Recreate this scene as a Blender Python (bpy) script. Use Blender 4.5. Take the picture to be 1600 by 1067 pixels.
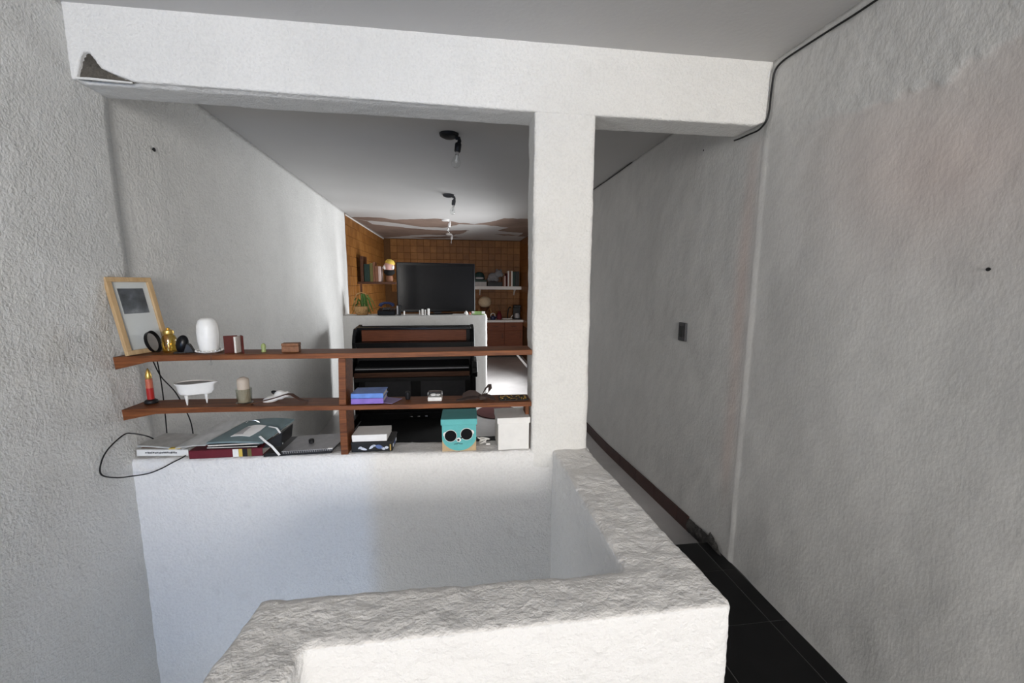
import bpy, bmesh, math, random
from mathutils import Vector, Matrix, Euler, noise as mnoise
random.seed(7)
S = bpy.context.scene
for o in list(bpy.data.objects): bpy.data.objects.remove(o)
COL = S.collection
PI = math.pi
R = math.radians

# ------------------------------------------------------------------ camera
cam = bpy.data.cameras.new('camera'); cam.sensor_width = 36.0; cam.lens = 635.05/1600*36
cam.clip_start = 0.02; cam.clip_end = 200
co = bpy.data.objects.new('camera', cam); COL.objects.link(co)
_yaw, _pit, _rol = R(7.545), R(7.9835), R(-0.3777)
_right = Vector((math.cos(_yaw), -math.sin(_yaw), 0)); _f0 = Vector((math.sin(_yaw), math.cos(_yaw), 0)); _up0 = Vector((0, 0, 1))
_fw = _f0*math.cos(_pit) - _up0*math.sin(_pit)
_dn = -_f0*math.sin(_pit) - _up0*math.cos(_pit)
_r2 = _right*math.cos(_rol) + _dn*math.sin(_rol); _d2 = -_right*math.sin(_rol) + _dn*math.cos(_rol)
_m = Matrix((_r2, -_d2, -_fw)).transposed().to_4x4(); _m.translation = (0, 0, 1.52)
co.matrix_world = _m
S.camera = co

# ------------------------------------------------------------------ world, lights, exposure
W = bpy.data.worlds.new('world'); S.world = W; W.use_nodes = True
bg = W.node_tree.nodes['Background']; bg.inputs[0].default_value = (0.78, 0.88, 1.0, 1); bg.inputs[1].default_value = 1.0
def area(name, loc, rot, sx, sy, power, color):
    l = bpy.data.lights.new(name, 'AREA'); l.shape = 'RECTANGLE'; l.size = sx; l.size_y = sy; l.energy = power; l.color = color
    o = bpy.data.objects.new(name, l); COL.objects.link(o); o.location = loc; o.rotation_euler = rot
    return o
# daylight through three windows (lamp at each), plus added fill in the stairwell
area('daylight_front_window', (0.55, -4.50, 1.60), (R(90), 0, 0), 1.6, 1.4, 224, (1.0, 0.964, 0.925))
area('daylight_stair_window', (-1.14, -4.50, 0.42), (R(90), 0, 0), 0.46, 0.62, 62, (0.30, 0.54, 1.0))
area('daylight_side_window', (1.44, 6.50, 0.85), (R(90), 0, R(90)), 1.6, 1.4, 90, (0.96, 0.98, 1.0)).data.spread = R(138)   # deep reveal narrows the beam
area('stairwell_fill', (-1.36, 0.70, -1.15), (R(90), 0, R(-90)), 0.9, 0.8, 13, (0.90, 0.95, 1.0))  # fill lamp added to brighten the stairwell, no opening behind it
S.view_settings.view_transform = 'Standard'; S.view_settings.look = 'None'
S.view_settings.gamma = 1; S.view_settings.use_curve_mapping = False
S.view_settings.exposure = 0.0

# ------------------------------------------------------------------ materials
def nt(name):
    m = bpy.data.materials.new(name); m.use_nodes = True
    t = m.node_tree; b = t.nodes['Principled BSDF']
    return m, t, b
def N(t, k, **kw):
    n = t.nodes.new(k)
    for a, v in kw.items(): setattr(n, a, v)
    return n
def noise(t, scale, detail=4, rough=0.55, vec=None):
    n = N(t, 'ShaderNodeTexNoise'); n.inputs['Scale'].default_value = scale; n.inputs['Detail'].default_value = detail
    n.inputs['Roughness'].default_value = rough
    if vec is not None: t.links.new(vec, n.inputs['Vector'])
    return n
def ramp(t, fac, stops):
    r = N(t, 'ShaderNodeValToRGB'); e = r.color_ramp.elements
    while len(e) < len(stops): e.new(0.5)
    for i, (p, c) in enumerate(stops): e[i].position = p; e[i].color = (*c, 1) if len(c) == 3 else c
    t.links.new(fac, r.inputs[0]); return r
def position(t):
    return N(t, 'ShaderNodeNewGeometry').outputs['Position']
def mapping(t, vec, scale):
    m = N(t, 'ShaderNodeMapping'); m.inputs['Scale'].default_value = scale; t.links.new(vec, m.inputs['Vector']); return m.outputs[0]
def mathn(t, op, a, b=None):
    n = N(t, 'ShaderNodeMath', operation=op)
    for i, x in enumerate((a, b)):
        if x is None: continue
        if isinstance(x, (int, float)): n.inputs[i].default_value = x
        else: t.links.new(x, n.inputs[i])
    return n.outputs[0]
def mixc(t, fac, a, b):
    n = N(t, 'ShaderNodeMix', data_type='RGBA')
    if isinstance(fac, (int, float)): n.inputs[0].default_value = fac
    else: t.links.new(fac, n.inputs[0])
    for i, x in ((6, a), (7, b)):
        if isinstance(x, tuple): n.inputs[i].default_value = (*x, 1)
        else: t.links.new(x, n.inputs[i])
    return n.outputs[2]
def plain(name, col, rough=0.5, metal=0.0, var=0.12, vscale=30, bump=0.0, spec=0.28):
    m, t, b = nt(name)
    n = noise(t, vscale)
    tc = N(t, 'ShaderNodeTexCoord'); t.links.new(tc.outputs['Object'], n.inputs['Vector'])
    r = ramp(t, n.outputs[0], [(0.25, tuple(c*(1-var) for c in col)), (0.75, tuple(min(1, c*(1+var)) for c in col))])
    t.links.new(r.outputs[0], b.inputs['Base Color'])
    b.inputs['Roughness'].default_value = rough; b.inputs['Metallic'].default_value = metal
    b.inputs['Specular IOR Level'].default_value = spec
    if bump:
        bp = N(t, 'ShaderNodeBump'); bp.inputs['Strength'].default_value = bump; bp.inputs['Distance'].default_value = 0.003
        t.links.new(n.outputs[0], bp.inputs['Height']); t.links.new(bp.outputs[0], b.inputs['Normal'])
    return m
def plaster(name, col, fine=75, dist=0.006, strength=0.6, drag=None, dirt=0.08, attr=False, tint=None):
    """painted render: drag = mapping scale that stretches the trowel marks; attr = uses the 'relief'/'stain' attributes"""
    m, t, b = nt(name)
    pos = position(t)
    v = mapping(t, pos, drag) if drag else pos
    n1 = noise(t, fine, 3, 0.6, v); n2 = noise(t, fine*0.3, 4, 0.6, v); n3 = noise(t, 1.7, 5, 0.6, pos); n4 = noise(t, 11, 4, 0.65, pos)
    d = tuple(c*(1-dirt) for c in col)
    c = ramp(t, n3.outputs[0], [(0.35, d), (0.65, col)]).outputs[0]
    sp = ramp(t, n4.outputs[0], [(0.28, (1, 1, 1)), (0.42, (0, 0, 0))]).outputs[0]
    c = mixc(t, mathn(t, 'MULTIPLY', sp, 0.35), c, tuple(x*0.8 for x in col))
    pit_shade = ramp(t, n1.outputs[0], [(0.38, (1, 1, 1)), (0.55, (0, 0, 0))]).outputs[0]
    c = mixc(t, mathn(t, 'MULTIPLY', pit_shade, 0.22), c, tuple(x*0.72 for x in col))  # tiny shadows of the rough surface painted in as darker pits
    h = mathn(t, 'ADD', mathn(t, 'MULTIPLY', n1.outputs[0], 0.6), mathn(t, 'MULTIPLY', n2.outputs[0], 0.7))
    if attr:
        a = N(t, 'ShaderNodeAttribute', attribute_name='relief'); s = N(t, 'ShaderNodeAttribute', attribute_name='stain')
        h = mathn(t, 'MULTIPLY', h, mathn(t, 'ADD', mathn(t, 'MULTIPLY', a.outputs['Fac'], 0.65), 0.35))
        c = mixc(t, s.outputs['Fac'], c, tint)
    bp = N(t, 'ShaderNodeBump'); bp.inputs['Strength'].default_value = strength; bp.inputs['Distance'].default_value = dist
    t.links.new(h, bp.inputs['Height']); t.links.new(bp.outputs[0], b.inputs['Normal'])
    t.links.new(c, b.inputs['Base Color']); b.inputs['Roughness'].default_value = 0.85
    b.inputs['Specular IOR Level'].default_value = 0.25
    return m
def wood(name, dark, light, axis=(1.5, 22, 22), rough=0.5):
    m, t, b = nt(name)
    tc = N(t, 'ShaderNodeTexCoord'); v = mapping(t, tc.outputs['Object'], axis)
    n = noise(t, 3.0, 6, 0.65, v); n2 = noise(t, 14, 3, 0.5, v)
    f = mathn(t, 'ADD', mathn(t, 'MULTIPLY', n.outputs[0], 0.75), mathn(t, 'MULTIPLY', n2.outputs[0], 0.25))
    c = ramp(t, f, [(0.32, dark), (0.68, light)])
    t.links.new(c.outputs[0], b.inputs['Base Color']); b.inputs['Roughness'].default_value = rough; b.inputs['Specular IOR Level'].default_value = 0.25
    bp = N(t, 'ShaderNodeBump'); bp.inputs['Strength'].default_value = 0.25; bp.inputs['Distance'].default_value = 0.002
    t.links.new(f, bp.inputs['Height']); t.links.new(bp.outputs[0], b.inputs['Normal'])
    return m
def tile_mat(name, a, b_, c_, rough, scale=9):
    """per-tile tone through Object Info Random"""
    m, t, b = nt(name)
    oi = N(t, 'ShaderNodeObjectInfo'); n = noise(t, scale, 5, 0.6, position(t))
    f = mathn(t, 'ADD', mathn(t, 'MULTIPLY', oi.outputs['Random'], 0.22), mathn(t, 'MULTIPLY', n.outputs[0], 0.78))
    r = ramp(t, f, [(0.25, a), (0.5, b_), (0.75, c_)])
    t.links.new(r.outputs[0], b.inputs['Base Color']); b.inputs['Roughness'].default_value = rough
    return m
def glass_mat(name, tint=(1, 1, 1), clear=0.85, rough=0.03):
    m, t, b = nt(name)
    t.nodes.remove(b); out = t.nodes['Material Output']
    tr = N(t, 'ShaderNodeBsdfTransparent'); tr.inputs[0].default_value = (*tint, 1)
    gl = N(t, 'ShaderNodeBsdfGlossy'); gl.inputs['Roughness'].default_value = rough
    fr = N(t, 'ShaderNodeLayerWeight')
    mx = N(t, 'ShaderNodeMixShader')
    f = mathn(t, 'ADD', mathn(t, 'MULTIPLY', mathn(t, 'POWER', fr.outputs['Facing'], 4.0), 0.8), 0.03+(1-clear)*0.3)
    t.links.new(f, mx.inputs[0]); t.links.new(tr.outputs[0], mx.inputs[1]); t.links.new(gl.outputs[0], mx.inputs[2])
    t.links.new(mx.outputs[0], out.inputs[0])
    return m

WHITE = (0.80, 0.79, 0.765)
M = {}
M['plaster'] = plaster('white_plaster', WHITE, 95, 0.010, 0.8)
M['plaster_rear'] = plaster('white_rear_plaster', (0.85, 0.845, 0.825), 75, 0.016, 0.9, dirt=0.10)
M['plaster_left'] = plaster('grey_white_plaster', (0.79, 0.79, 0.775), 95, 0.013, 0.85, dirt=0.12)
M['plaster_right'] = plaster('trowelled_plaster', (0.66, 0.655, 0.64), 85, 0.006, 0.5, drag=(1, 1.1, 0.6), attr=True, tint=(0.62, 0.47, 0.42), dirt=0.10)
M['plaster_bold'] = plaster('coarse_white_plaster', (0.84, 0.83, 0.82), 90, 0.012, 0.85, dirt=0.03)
M['ceiling'] = None
M['concrete'] = plaster('bare_concrete', (0.24, 0.215, 0.18), 45, 0.03, 1.0, dirt=0.75)
M['rubble'] = plaster('dark_broken_mortar', (0.11, 0.105, 0.10), 40, 0.02, 1.0, dirt=0.5)
M['floor_grey'] = plaster('speckled_floor', (0.55, 0.53, 0.52), 60, 0.001, 0.2, dirt=0.25)
M['floor_grey'].node_tree.nodes['Principled BSDF'].inputs['Roughness'].default_value = 0.32
M['lowwall'] = plaster('grey_painted_render', (0.60, 0.59, 0.57), 60, 0.004, 0.4)
M['black_tile'] = tile_mat('black_floor_tile', (0.004, 0.004, 0.0045), (0.006, 0.006, 0.0065), (0.009, 0.009, 0.0095), 0.35)
M['black_tile'].node_tree.nodes['Principled BSDF'].inputs['Specular IOR Level'].default_value = 0.2
M['grout'] = plain('grey_grout', (0.11, 0.11, 0.11), 0.9)
M['wall_tile'] = tile_mat('ochre_glazed_tile', (0.16, 0.060, 0.012), (0.21, 0.085, 0.019), (0.27, 0.118, 0.030), 0.45, 7)
M['wall_tile'].node_tree.nodes['Principled BSDF'].inputs['Specular IOR Level'].default_value = 0.25
M['tile_grout'] = plain('brown_grout', (0.10, 0.045, 0.015), 0.9)
M['base_tile'] = tile_mat('dark_red_base_tile', (0.030, 0.011, 0.009), (0.045, 0.016, 0.013), (0.065, 0.025, 0.02), 0.45)
M['shelf_wood'] = wood('red_brown_shelf_wood', (0.062, 0.018, 0.006), (0.27, 0.092, 0.030))
M['pale_wood'] = wood('pale_frame_wood', (0.42, 0.27, 0.13), (0.62, 0.44, 0.25), (14, 14, 2))
M['dark_wood'] = wood('dark_brown_wood', (0.05, 0.02, 0.01), (0.12, 0.05, 0.025))
M['red_wood'] = wood('red_brown_panel_wood', (0.13, 0.036, 0.014), (0.24, 0.072, 0.030))
M['black'] = plain('black_plastic', (0.012, 0.012, 0.013), 0.45)
M['black_gloss'] = plain('black_lacquer', (0.005, 0.005, 0.006), 0.28, spec=0.2)
M['black_cloth'] = plain('black_cloth', (0.010, 0.010, 0.010), 0.95)
M['dark_grey'] = plain('dark_grey_plastic', (0.06, 0.06, 0.065), 0.5)
M['screen'] = plain('dark_screen_glass', (0.010, 0.010, 0.011), 0.10, var=0.0)
M['white'] = plain('white_card', (0.80, 0.79, 0.77), 0.6, var=0.04)
M['white_gloss'] = plain('white_glaze', (0.82, 0.81, 0.78), 0.3, var=0.04)
M['white_paint'] = plain('white_painted_board', (0.75, 0.73, 0.71), 0.5, var=0.05)
M['grey_card'] = plain('grey_card', (0.42, 0.41, 0.41), 0.6)
M['silver'] = plain('silver_grey_cover', (0.38, 0.38, 0.40), 0.4)
M['metal'] = plain('bright_metal', (0.75, 0.75, 0.76), 0.25, 1.0, var=0.04)
M['teal'] = plain('teal_card', (0.12, 0.45, 0.455), 0.55, var=0.06)
M['teal_grey'] = plain('dusty_teal_paper', (0.16, 0.215, 0.225), 0.5, var=0.15, vscale=14)
M['kraft'] = plain('kraft_card', (0.50, 0.37, 0.22), 0.7)
M['pages'] = plain('paper_pages', (0.72, 0.68, 0.62), 0.9, var=0.1, vscale=120)
M['newsprint'] = plain('grey_newsprint', (0.46, 0.46, 0.445), 0.8, var=0.2, vscale=22)
M['maroon'] = plain('maroon_cloth', (0.13, 0.012, 0.022), 0.6)
M['oxblood'] = plain('oxblood_leather', (0.085, 0.013, 0.009), 0.5, bump=0.2, spec=0.15)
M['blue'] = plain('blue_cover', (0.13, 0.25, 0.62), 0.4, var=0.2)
M['purple'] = plain('purple_cover', (0.24, 0.15, 0.50), 0.4, var=0.15)
M['lilac'] = plain('lilac_paper', (0.30, 0.24, 0.42), 0.5)
M['amber'] = glass_mat('amber_glass', (0.97, 0.86, 0.52), 0.8)
M['clear'] = glass_mat('clear_glass', (0.97, 0.98, 0.98), 0.85)
M['smoke_glass'] = glass_mat('greenish_tumbler_glass', (0.88, 0.89, 0.85), 0.8)
M['pane'] = glass_mat('window_pane', (0.98, 0.99, 0.99), 0.97)
M['gold'] = plain('gold', (0.75, 0.50, 0.14), 0.3, 0.8)
M['yellow'] = plain('yellow', (0.62, 0.45, 0.09), 0.5)
M['red'] = plain('red_wax', (0.42, 0.025, 0.02), 0.4)
M['orange_red'] = plain('faded_red_wax', (0.52, 0.14, 0.08), 0.4)
M['wax'] = plain('beige_wax', (0.52, 0.44, 0.36), 0.55)
M['green_stone'] = plain('green_stone', (0.34, 0.40, 0.16), 0.3)
M['leather'] = plain('brown_leather', (0.085, 0.030, 0.014), 0.5)
M['dark_brown_cloth'] = plain('dark_brown_ribbon', (0.055, 0.038, 0.034), 0.8)
M['carved'] = plain('carved_brown_wood', (0.22, 0.10, 0.05), 0.6, var=0.3, vscale=60)
M['denim'] = plain('denim_blue_print', (0.10, 0.15, 0.34), 0.6)
M['pale_print'] = plain('pale_print', (0.62, 0.66, 0.76), 0.6)
M['olive'] = plain('olive_cover', (0.13, 0.12, 0.04), 0.6)
M['dark_green'] = plain('dark_green_cover', (0.012, 0.035, 0.028), 0.5)
M['brown_cover'] = plain('brown_cover', (0.20, 0.09, 0.05), 0.6)
M['pink_cover'] = plain('pale_pink_cover', (0.55, 0.42, 0.38), 0.6)
M['straw'] = plain('straw_weave', (0.38, 0.22, 0.09), 0.8, var=0.4, vscale=60, bump=0.5)
M['leaf'] = plain('green_leaf', (0.06, 0.13, 0.025), 0.5, var=0.4)
M['soil'] = plain('dark_soil', (0.03, 0.02, 0.015), 0.9)
M['beige_shade'] = plain('beige_paper_shade', (0.52, 0.42, 0.29), 0.8)
M['navy'] = plain('navy_enamel', (0.02, 0.03, 0.09), 0.25)
M['plush'] = plain('grey_plush', (0.22, 0.22, 0.23), 0.95, var=0.25, bump=0.5)
M['teal_dark'] = plain('dark_teal_shell', (0.02, 0.05, 0.05), 0.15)
M['skin'] = plain('pink_beige_vinyl', (0.60, 0.36, 0.32), 0.35)
M['dark_red'] = plain('dark_red_pile', (0.06, 0.010, 0.009), 0.95)
M['soft_green'] = plain('pale_green_plastic', (0.28, 0.45, 0.16), 0.4)
M['paper_print'] = None
M['bright_mount'] = plain('white_mount_board', (0.90, 0.90, 0.89), 0.5, var=0.02)

# ceiling: flat grey-white paint, peeled to brown plaster patches near the far end
m, t, b = nt('ceiling_paint')
pos = position(t); n3 = noise(t, 1.2, 4, 0.6, pos)
base = ramp(t, n3.outputs[0], [(0.3, (0.53, 0.52, 0.51)), (0.7, (0.565, 0.555, 0.545))]).outputs[0]
t.links.new(base, b.inputs['Base Color']); b.inputs['Roughness'].default_value = 0.8
nf = noise(t, 60, 3, 0.5, pos); bp = N(t, 'ShaderNodeBump'); bp.inputs['Strength'].default_value = 0.25; bp.inputs['Distance'].default_value = 0.003
t.links.new(nf.outputs[0], bp.inputs['Height']); t.links.new(bp.outputs[0], b.inputs['Normal'])
M['ceiling'] = m

# parapet: coarse white render, grubby on the upward faces where hands and dust lie
m, t, b = nt('parapet_render')
pos = position(t); v = mapping(t, pos, (0.8, 1, 1))
n1 = noise(t, 55, 3, 0.6, v); n2 = noise(t, 20, 4, 0.6, v); n3 = noise(t, 6, 5, 0.65, pos)
geo = N(t, 'ShaderNodeNewGeometry'); sz = N(t, 'ShaderNodeSeparateXYZ'); t.links.new(geo.outputs['True Normal'], sz.inputs[0])
sp = N(t, 'ShaderNodeSeparateXYZ'); t.links.new(pos, sp.inputs[0])
hi = N(t, 'ShaderNodeMapRange'); hi.inputs[1].default_value = 0.68; hi.inputs[2].default_value = 0.69; t.links.new(sp.outputs[2], hi.inputs[0])
up = N(t, 'ShaderNodeMapRange'); up.inputs[1].default_value = 0.45; up.inputs[2].default_value = 0.8; t.links.new(sz.outputs[2], up.inputs[0])
grime = mathn(t, 'MULTIPLY', mathn(t, 'MULTIPLY', up.outputs[0], hi.outputs[0]), mathn(t, 'ADD', mathn(t, 'MULTIPLY', n3.outputs[0], 0.8), 0.45))
c = mixc(t, grime, (0.76, 0.755, 0.75), (0.75, 0.73, 0.705))
h = mathn(t, 'ADD', mathn(t, 'MULTIPLY', n1.outputs[0], 0.5), mathn(t, 'MULTIPLY', n2.outputs[0], 0.8))
bp = N(t, 'ShaderNodeBump'); bp.inputs['Strength'].default_value = 0.9; bp.inputs['Distance'].default_value = 0.013
t.links.new(h, bp.inputs['Height']); t.links.new(bp.outputs[0], b.inputs['Normal'])
t.links.new(c, b.inputs['Base Color']); b.inputs['Roughness'].default_value = 0.9; b.inputs['Specular IOR Level'].default_value = 0.2
M['parapet'] = m

# picture print: dark misty landscape above pale water
m, t, b = nt('monochrome_print')
tc = N(t, 'ShaderNodeTexCoord'); n = noise(t, 14, 6, 0.6, tc.outputs['Object'])
r = ramp(t, n.outputs[0], [(0.3, (0.03, 0.03, 0.035)), (0.55, (0.16, 0.17, 0.19)), (0.75, (0.45, 0.46, 0.48))])
t.links.new(r.outputs[0], b.inputs['Base Color']); b.inputs['Roughness'].default_value = 0.5
M['paper_print'] = m

# ------------------------------------------------------------------ mesh helpers
class MB:
    def __init__(s): s.v = []; s.f = []; s.m = []
    def add(s, vs, fs, mi=0, mat=None):
        b0 = len(s.v)
        s.v += [tuple(mat @ Vector(v)) if mat is not None else tuple(v) for v in vs]
        s.f += [tuple(b0+i for i in f) for f in fs]; s.m += [mi]*len(fs); return s
    def box(s, x0, x1, y0, y1, z0, z1, mi=0, mat=None):
        vs = [(x, y, z) for z in (z0, z1) for y in (y0, y1) for x in (x0, x1)]
        return s.add(vs, [(0, 2, 3, 1), (4, 5, 7, 6), (0, 1, 5, 4), (2, 6, 7, 3), (0, 4, 6, 2), (1, 3, 7, 5)], mi, mat)
    def lathe(s, prof, seg=20, mi=0, mat=None, sx=1, sy=1):
        vs = []; fs = []; k = len(prof)
        for i in range(seg):
            a = 2*PI*i/seg
            for r, z in prof: vs.append((r*math.cos(a)*sx, r*math.sin(a)*sy, z))
        for i in range(seg):
            j = (i+1) % seg
            for q in range(k-1): fs.append((i*k+q, j*k+q, j*k+q+1, i*k+q+1))
        if prof[0][0] > 1e-6: fs.append(tuple(i*k for i in range(seg))[::-1])
        if prof[-1][0] > 1e-6: fs.append(tuple(i*k+k-1 for i in range(seg)))
        return s.add(vs, fs, mi, mat)
    def prism(s, pts, a0, a1, plane='xz', mi=0, mat=None):
        n = len(pts)
        def P(p, a): return {'xz': (p[0], a, p[1]), 'xy': (p[0], p[1], a), 'yz': (a, p[0], p[1])}[plane]
        vs = [P(p, a0) for p in pts]+[P(p, a1) for p in pts]
        fs = [tuple(range(n)), tuple(range(2*n-1, n-1, -1))]+[(i, i+n, (i+1) % n+n, (i+1) % n) for i in range(n)]
        return s.add(vs, fs, mi, mat)
    def tube(s, pts, r, seg=8, mi=0, closed=False, mat=None):
        P = [Vector(p) for p in pts]; n = len(P); vs = []; fs = []
        rr = r if isinstance(r, (list, tuple)) else [r]*n
        prev = None
        for i in range(n):
            a = P[i-1] if (i > 0 or closed) else P[i]; c = P[(i+1) % n] if (i < n-1 or closed) else P[i]
            d = (c-a).normalized() if (c-a).length > 1e-9 else Vector((0, 0, 1))
            ref = prev if prev is not None else (Vector((0, 0, 1)) if abs(d.z) < 0.9 else Vector((1, 0, 0)))
            u = (ref-d*ref.dot(d)).normalized(); w = d.cross(u); prev = u
            for k in range(seg):
                an = 2*PI*k/seg; vs.append(tuple(P[i]+(u*math.cos(an)+w*math.sin(an))*rr[i]))
        for i in range(n if closed else n-1):
            j = (i+1) % n
            for k in range(seg):
                l = (k+1) % seg; fs.append((i*seg+k, i*seg+l, j*seg+l, j*seg+k))
        if not closed:
            fs.append(tuple(range(seg))[::-1]); fs.append(tuple((n-1)*seg+k for k in range(seg)))
        return s.add(vs, fs, mi, mat)
    def sphere(s, c, rx, ry=None, rz=None, seg=16, rings=10, mi=0, mat=None):
        ry = ry or rx; rz = rz or rx
        prof = [(max(math.sin(PI*i/rings), 1e-7), -math.cos(PI*i/rings)) for i in range(rings+1)]
        mm = Matrix.Translation(c) @ Matrix.Diagonal((rx, ry, rz, 1))
        if mat is not None: mm = mat @ mm
        return s.lathe(prof, seg, mi, mm)
    def obj(s, name, mats, parent=None, smooth=False, bevel=0, loc=None, rot=None, angle=40):
        me = bpy.data.meshes.new(name); me.from_pydata(s.v, [], s.f); me.validate()
        if not isinstance(mats, (list, tuple)): mats = [mats]
        for mm in mats: me.materials.append(mm)
        if len(mats) > 1 and len(me.polygons) == len(s.m):
            me.polygons.foreach_set('material_index', s.m)
        bm = bmesh.new(); bm.from_mesh(me); bmesh.ops.remove_doubles(bm, verts=bm.verts, dist=1e-6)
        bmesh.ops.recalc_face_normals(bm, faces=bm.faces); bm.to_mesh(me); bm.free()
        if smooth:
            me.polygons.foreach_set('use_smooth', [True]*len(me.polygons))
            try: me.set_sharp_from_angle(angle=R(angle))
            except Exception: pass
        o = bpy.data.objects.new(name, me); COL.objects.link(o)
        if parent is not None: o.parent = parent
        if loc is not None: o.location = loc
        if rot is not None: o.rotation_euler = rot
        if bevel:
            md = o.modifiers.new('bevel', 'BEVEL'); md.width = bevel; md.segments = 2; md.limit_method = 'ANGLE'
        return o
def tag(o, label=None, cat=None, group=None, kind=None):
    if label: o['label'] = label
    if cat: o['category'] = cat
    if group: o['group'] = group
    if kind: o['kind'] = kind
    return o
def thing(name, label, cat, loc=(0, 0, 0), rot=(0, 0, 0), group=None):
    o = bpy.data.objects.new(name, None); o.empty_display_size = 0.05; COL.objects.link(o)
    o.location = loc; o.rotation_euler = rot if isinstance(rot, (tuple, list)) else (0, 0, rot)
    return tag(o, label, cat, group)
def struct(o, label=None, cat=None):
    return tag(o, label, cat, None, 'structure')
def ren(o, voxel=None, amp=0.0, size=0.05, bevel=0.0):
    """rough rendered masonry: rounded arrises and an uneven hand-trowelled surface"""
    if bevel:
        md = o.modifiers.new('round', 'BEVEL'); md.width = bevel; md.segments = 3; md.limit_method = 'ANGLE'
    if voxel:
        md = o.modifiers.new('remesh', 'REMESH'); md.mode = 'VOXEL'; md.voxel_size = voxel; md.use_smooth_shade = True
    if amp:
        for k, (a, sc) in enumerate(((amp, size), (amp*1.2, size*4))):
            tx = bpy.data.textures.new('trowel', 'CLOUDS'); tx.noise_scale = sc; tx.noise_depth = 2
            md = o.modifiers.new('trowel', 'DISPLACE'); md.texture = tx; md.strength = a; md.mid_level = 0.5; md.texture_coords = 'GLOBAL'
    return o

def smooth01(x): x = max(0, min(1, x)); return x*x*(3-2*x)
def wall_grid(name, mat, y0, y1, z0, z1, step, xf, attrf=None, thick=0.15):
    """wall in a Y-Z plane whose face follows xf(y, z); closed at the back with thickness (sign gives side)"""
    ny = max(2, int((y1-y0)/step)); nz = max(2, int((z1-z0)/step)); vs = []; fs = []; A = []
    for i in range(ny+1):
        y = y0+(y1-y0)*i/ny
        for j in range(nz+1):
            z = z0+(z1-z0)*j/nz
            vs.append((xf(y, z), y, z))
            if attrf: A.append(attrf(y, z))
    k = nz+1
    for i in range(ny):
        for j in range(nz): fs.append((i*k+j, i*k+j+1, (i+1)*k+j+1, (i+1)*k+j))
    nfront = len(vs)
    # back and rim
    bx = xf((y0+y1)/2, (z0+z1)/2)+thick
    rim = [i*k for i in range(ny+1)]+[ny*k+j for j in range(1, k)]+[i*k+nz for i in range(ny-1, -1, -1)]+[j for j in range(nz-1, 0, -1)]
    b0 = len(vs)
    for q in rim: vs.append((bx, vs[q][1], vs[q][2]))
    n = len(rim)
    for q in range(n): fs.append((rim[q], rim[(q+1) % n], b0+(q+1) % n, b0+q))
    fs.append(tuple(range(b0, b0+n)))
    me = bpy.data.meshes.new(name); me.from_pydata(vs, [], fs)
    if attrf:
        for idx, an in enumerate(('relief', 'stain')):
            at = me.attributes.new(an, 'FLOAT', 'POINT')
            at.data.foreach_set('value', [a[idx] for a in A]+[0.0]*(len(vs)-nfront))
    bm = bmesh.new(); bm.from_mesh(me); bmesh.ops.recalc_face_normals(bm, faces=bm.faces); bm.to_mesh(me); bm.free()
    me.polygons.foreach_set('use_smooth', [len(p.vertices) == 4 for p in me.polygons])
    me.materials.append(mat)
    o = bpy.data.objects.new(name, me); COL.objects.link(o); return o

def zs(x): return 0.700+(0.345-x)*0.0253      # top of the stair's half wall (slightly out of level)
def z2(x): return 0.951+(0.352-x)*0.0145      # top of the lower shelf board
Z1 = 1.208
CEIL = 2.56
def fz(y): return -0.035 if y < 2.07 else (-0.055-0.0635*(y-2.07) if y < 3.88 else -0.170)   # corridor floor falls away a little

# ------------------------------------------------------------------ structure
# ceiling
CEI = struct(MB().box(-1.95, 1.75, -4.8, 10.15, CEIL, CEIL+0.2).obj('ceiling', M['ceiling']), 'grey white flat ceiling running the length of the room')
M['peeled'] = plain('brown_bare_plaster', (0.25, 0.18, 0.145), 0.9, var=0.25, vscale=2.5)
for pts in (
    [(-1.66, 6.93), (-1.608, 6.902), (-1.251, 6.879), (-0.993, 7.062), (-0.64, 6.918), (-0.3, 6.832), (-0.158, 7.0), (-0.008, 7.177), (0.289, 7.341), (0.566, 7.046), (0.745, 6.65), (1.128, 6.583), (1.485, 6.70), (1.485, 9.0), (1.303, 9.032), (1.33, 8.375), (0.982, 8.29), (0.781, 8.123), (0.944, 7.66), (0.477, 7.404), (0.038, 7.385), (-0.228, 7.873), (-0.594, 7.939), (-0.891, 7.616), (-1.166, 7.352), (-1.483, 7.261), (-1.66, 7.08)],
    [(-1.66, 7.10), (-1.629, 7.118), (-1.504, 7.294), (-1.487, 7.657), (-1.075, 7.955), (-0.615, 8.203), (-0.191, 8.322), (0.218, 8.128), (0.123, 8.665), (-0.126, 9.105), (-0.623, 9.009), (-1.007, 9.272), (-1.294, 9.526), (-1.66, 9.85)],
    [(-1.012, 9.575), (-0.243, 9.276), (0.103, 9.362), (-0.682, 9.835)],
    [(0.754, 8.704), (1.058, 8.693), (1.324, 8.784), (0.997, 8.893)]):
    n_ = len(pts); fine = []
    for k in range(n_):
        a, c = pts[k], pts[(k+1) % n_]; L = math.hypot(c[0]-a[0], c[1]-a[1]); q = max(1, int(L/0.06))
        for w in range(q):
            x_, y_ = a[0]+(c[0]-a[0])*w/q, a[1]+(c[1]-a[1])*w/q; e = 0.03*min(1, L/.3)*(1 if abs(x_) < 1.45 else 0)
            fine.append((x_+e*mnoise.noise(Vector((x_*9, y_*9, 1))), y_+e*2*mnoise.noise(Vector((x_*9, y_*9, 6)))))
    tag(MB().prism(fine, CEIL-.0015, CEIL+.02, 'xy').obj('peeled_patch', M['peeled'], CEI), 'brown bare plaster where the ceiling paint has peeled')
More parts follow.
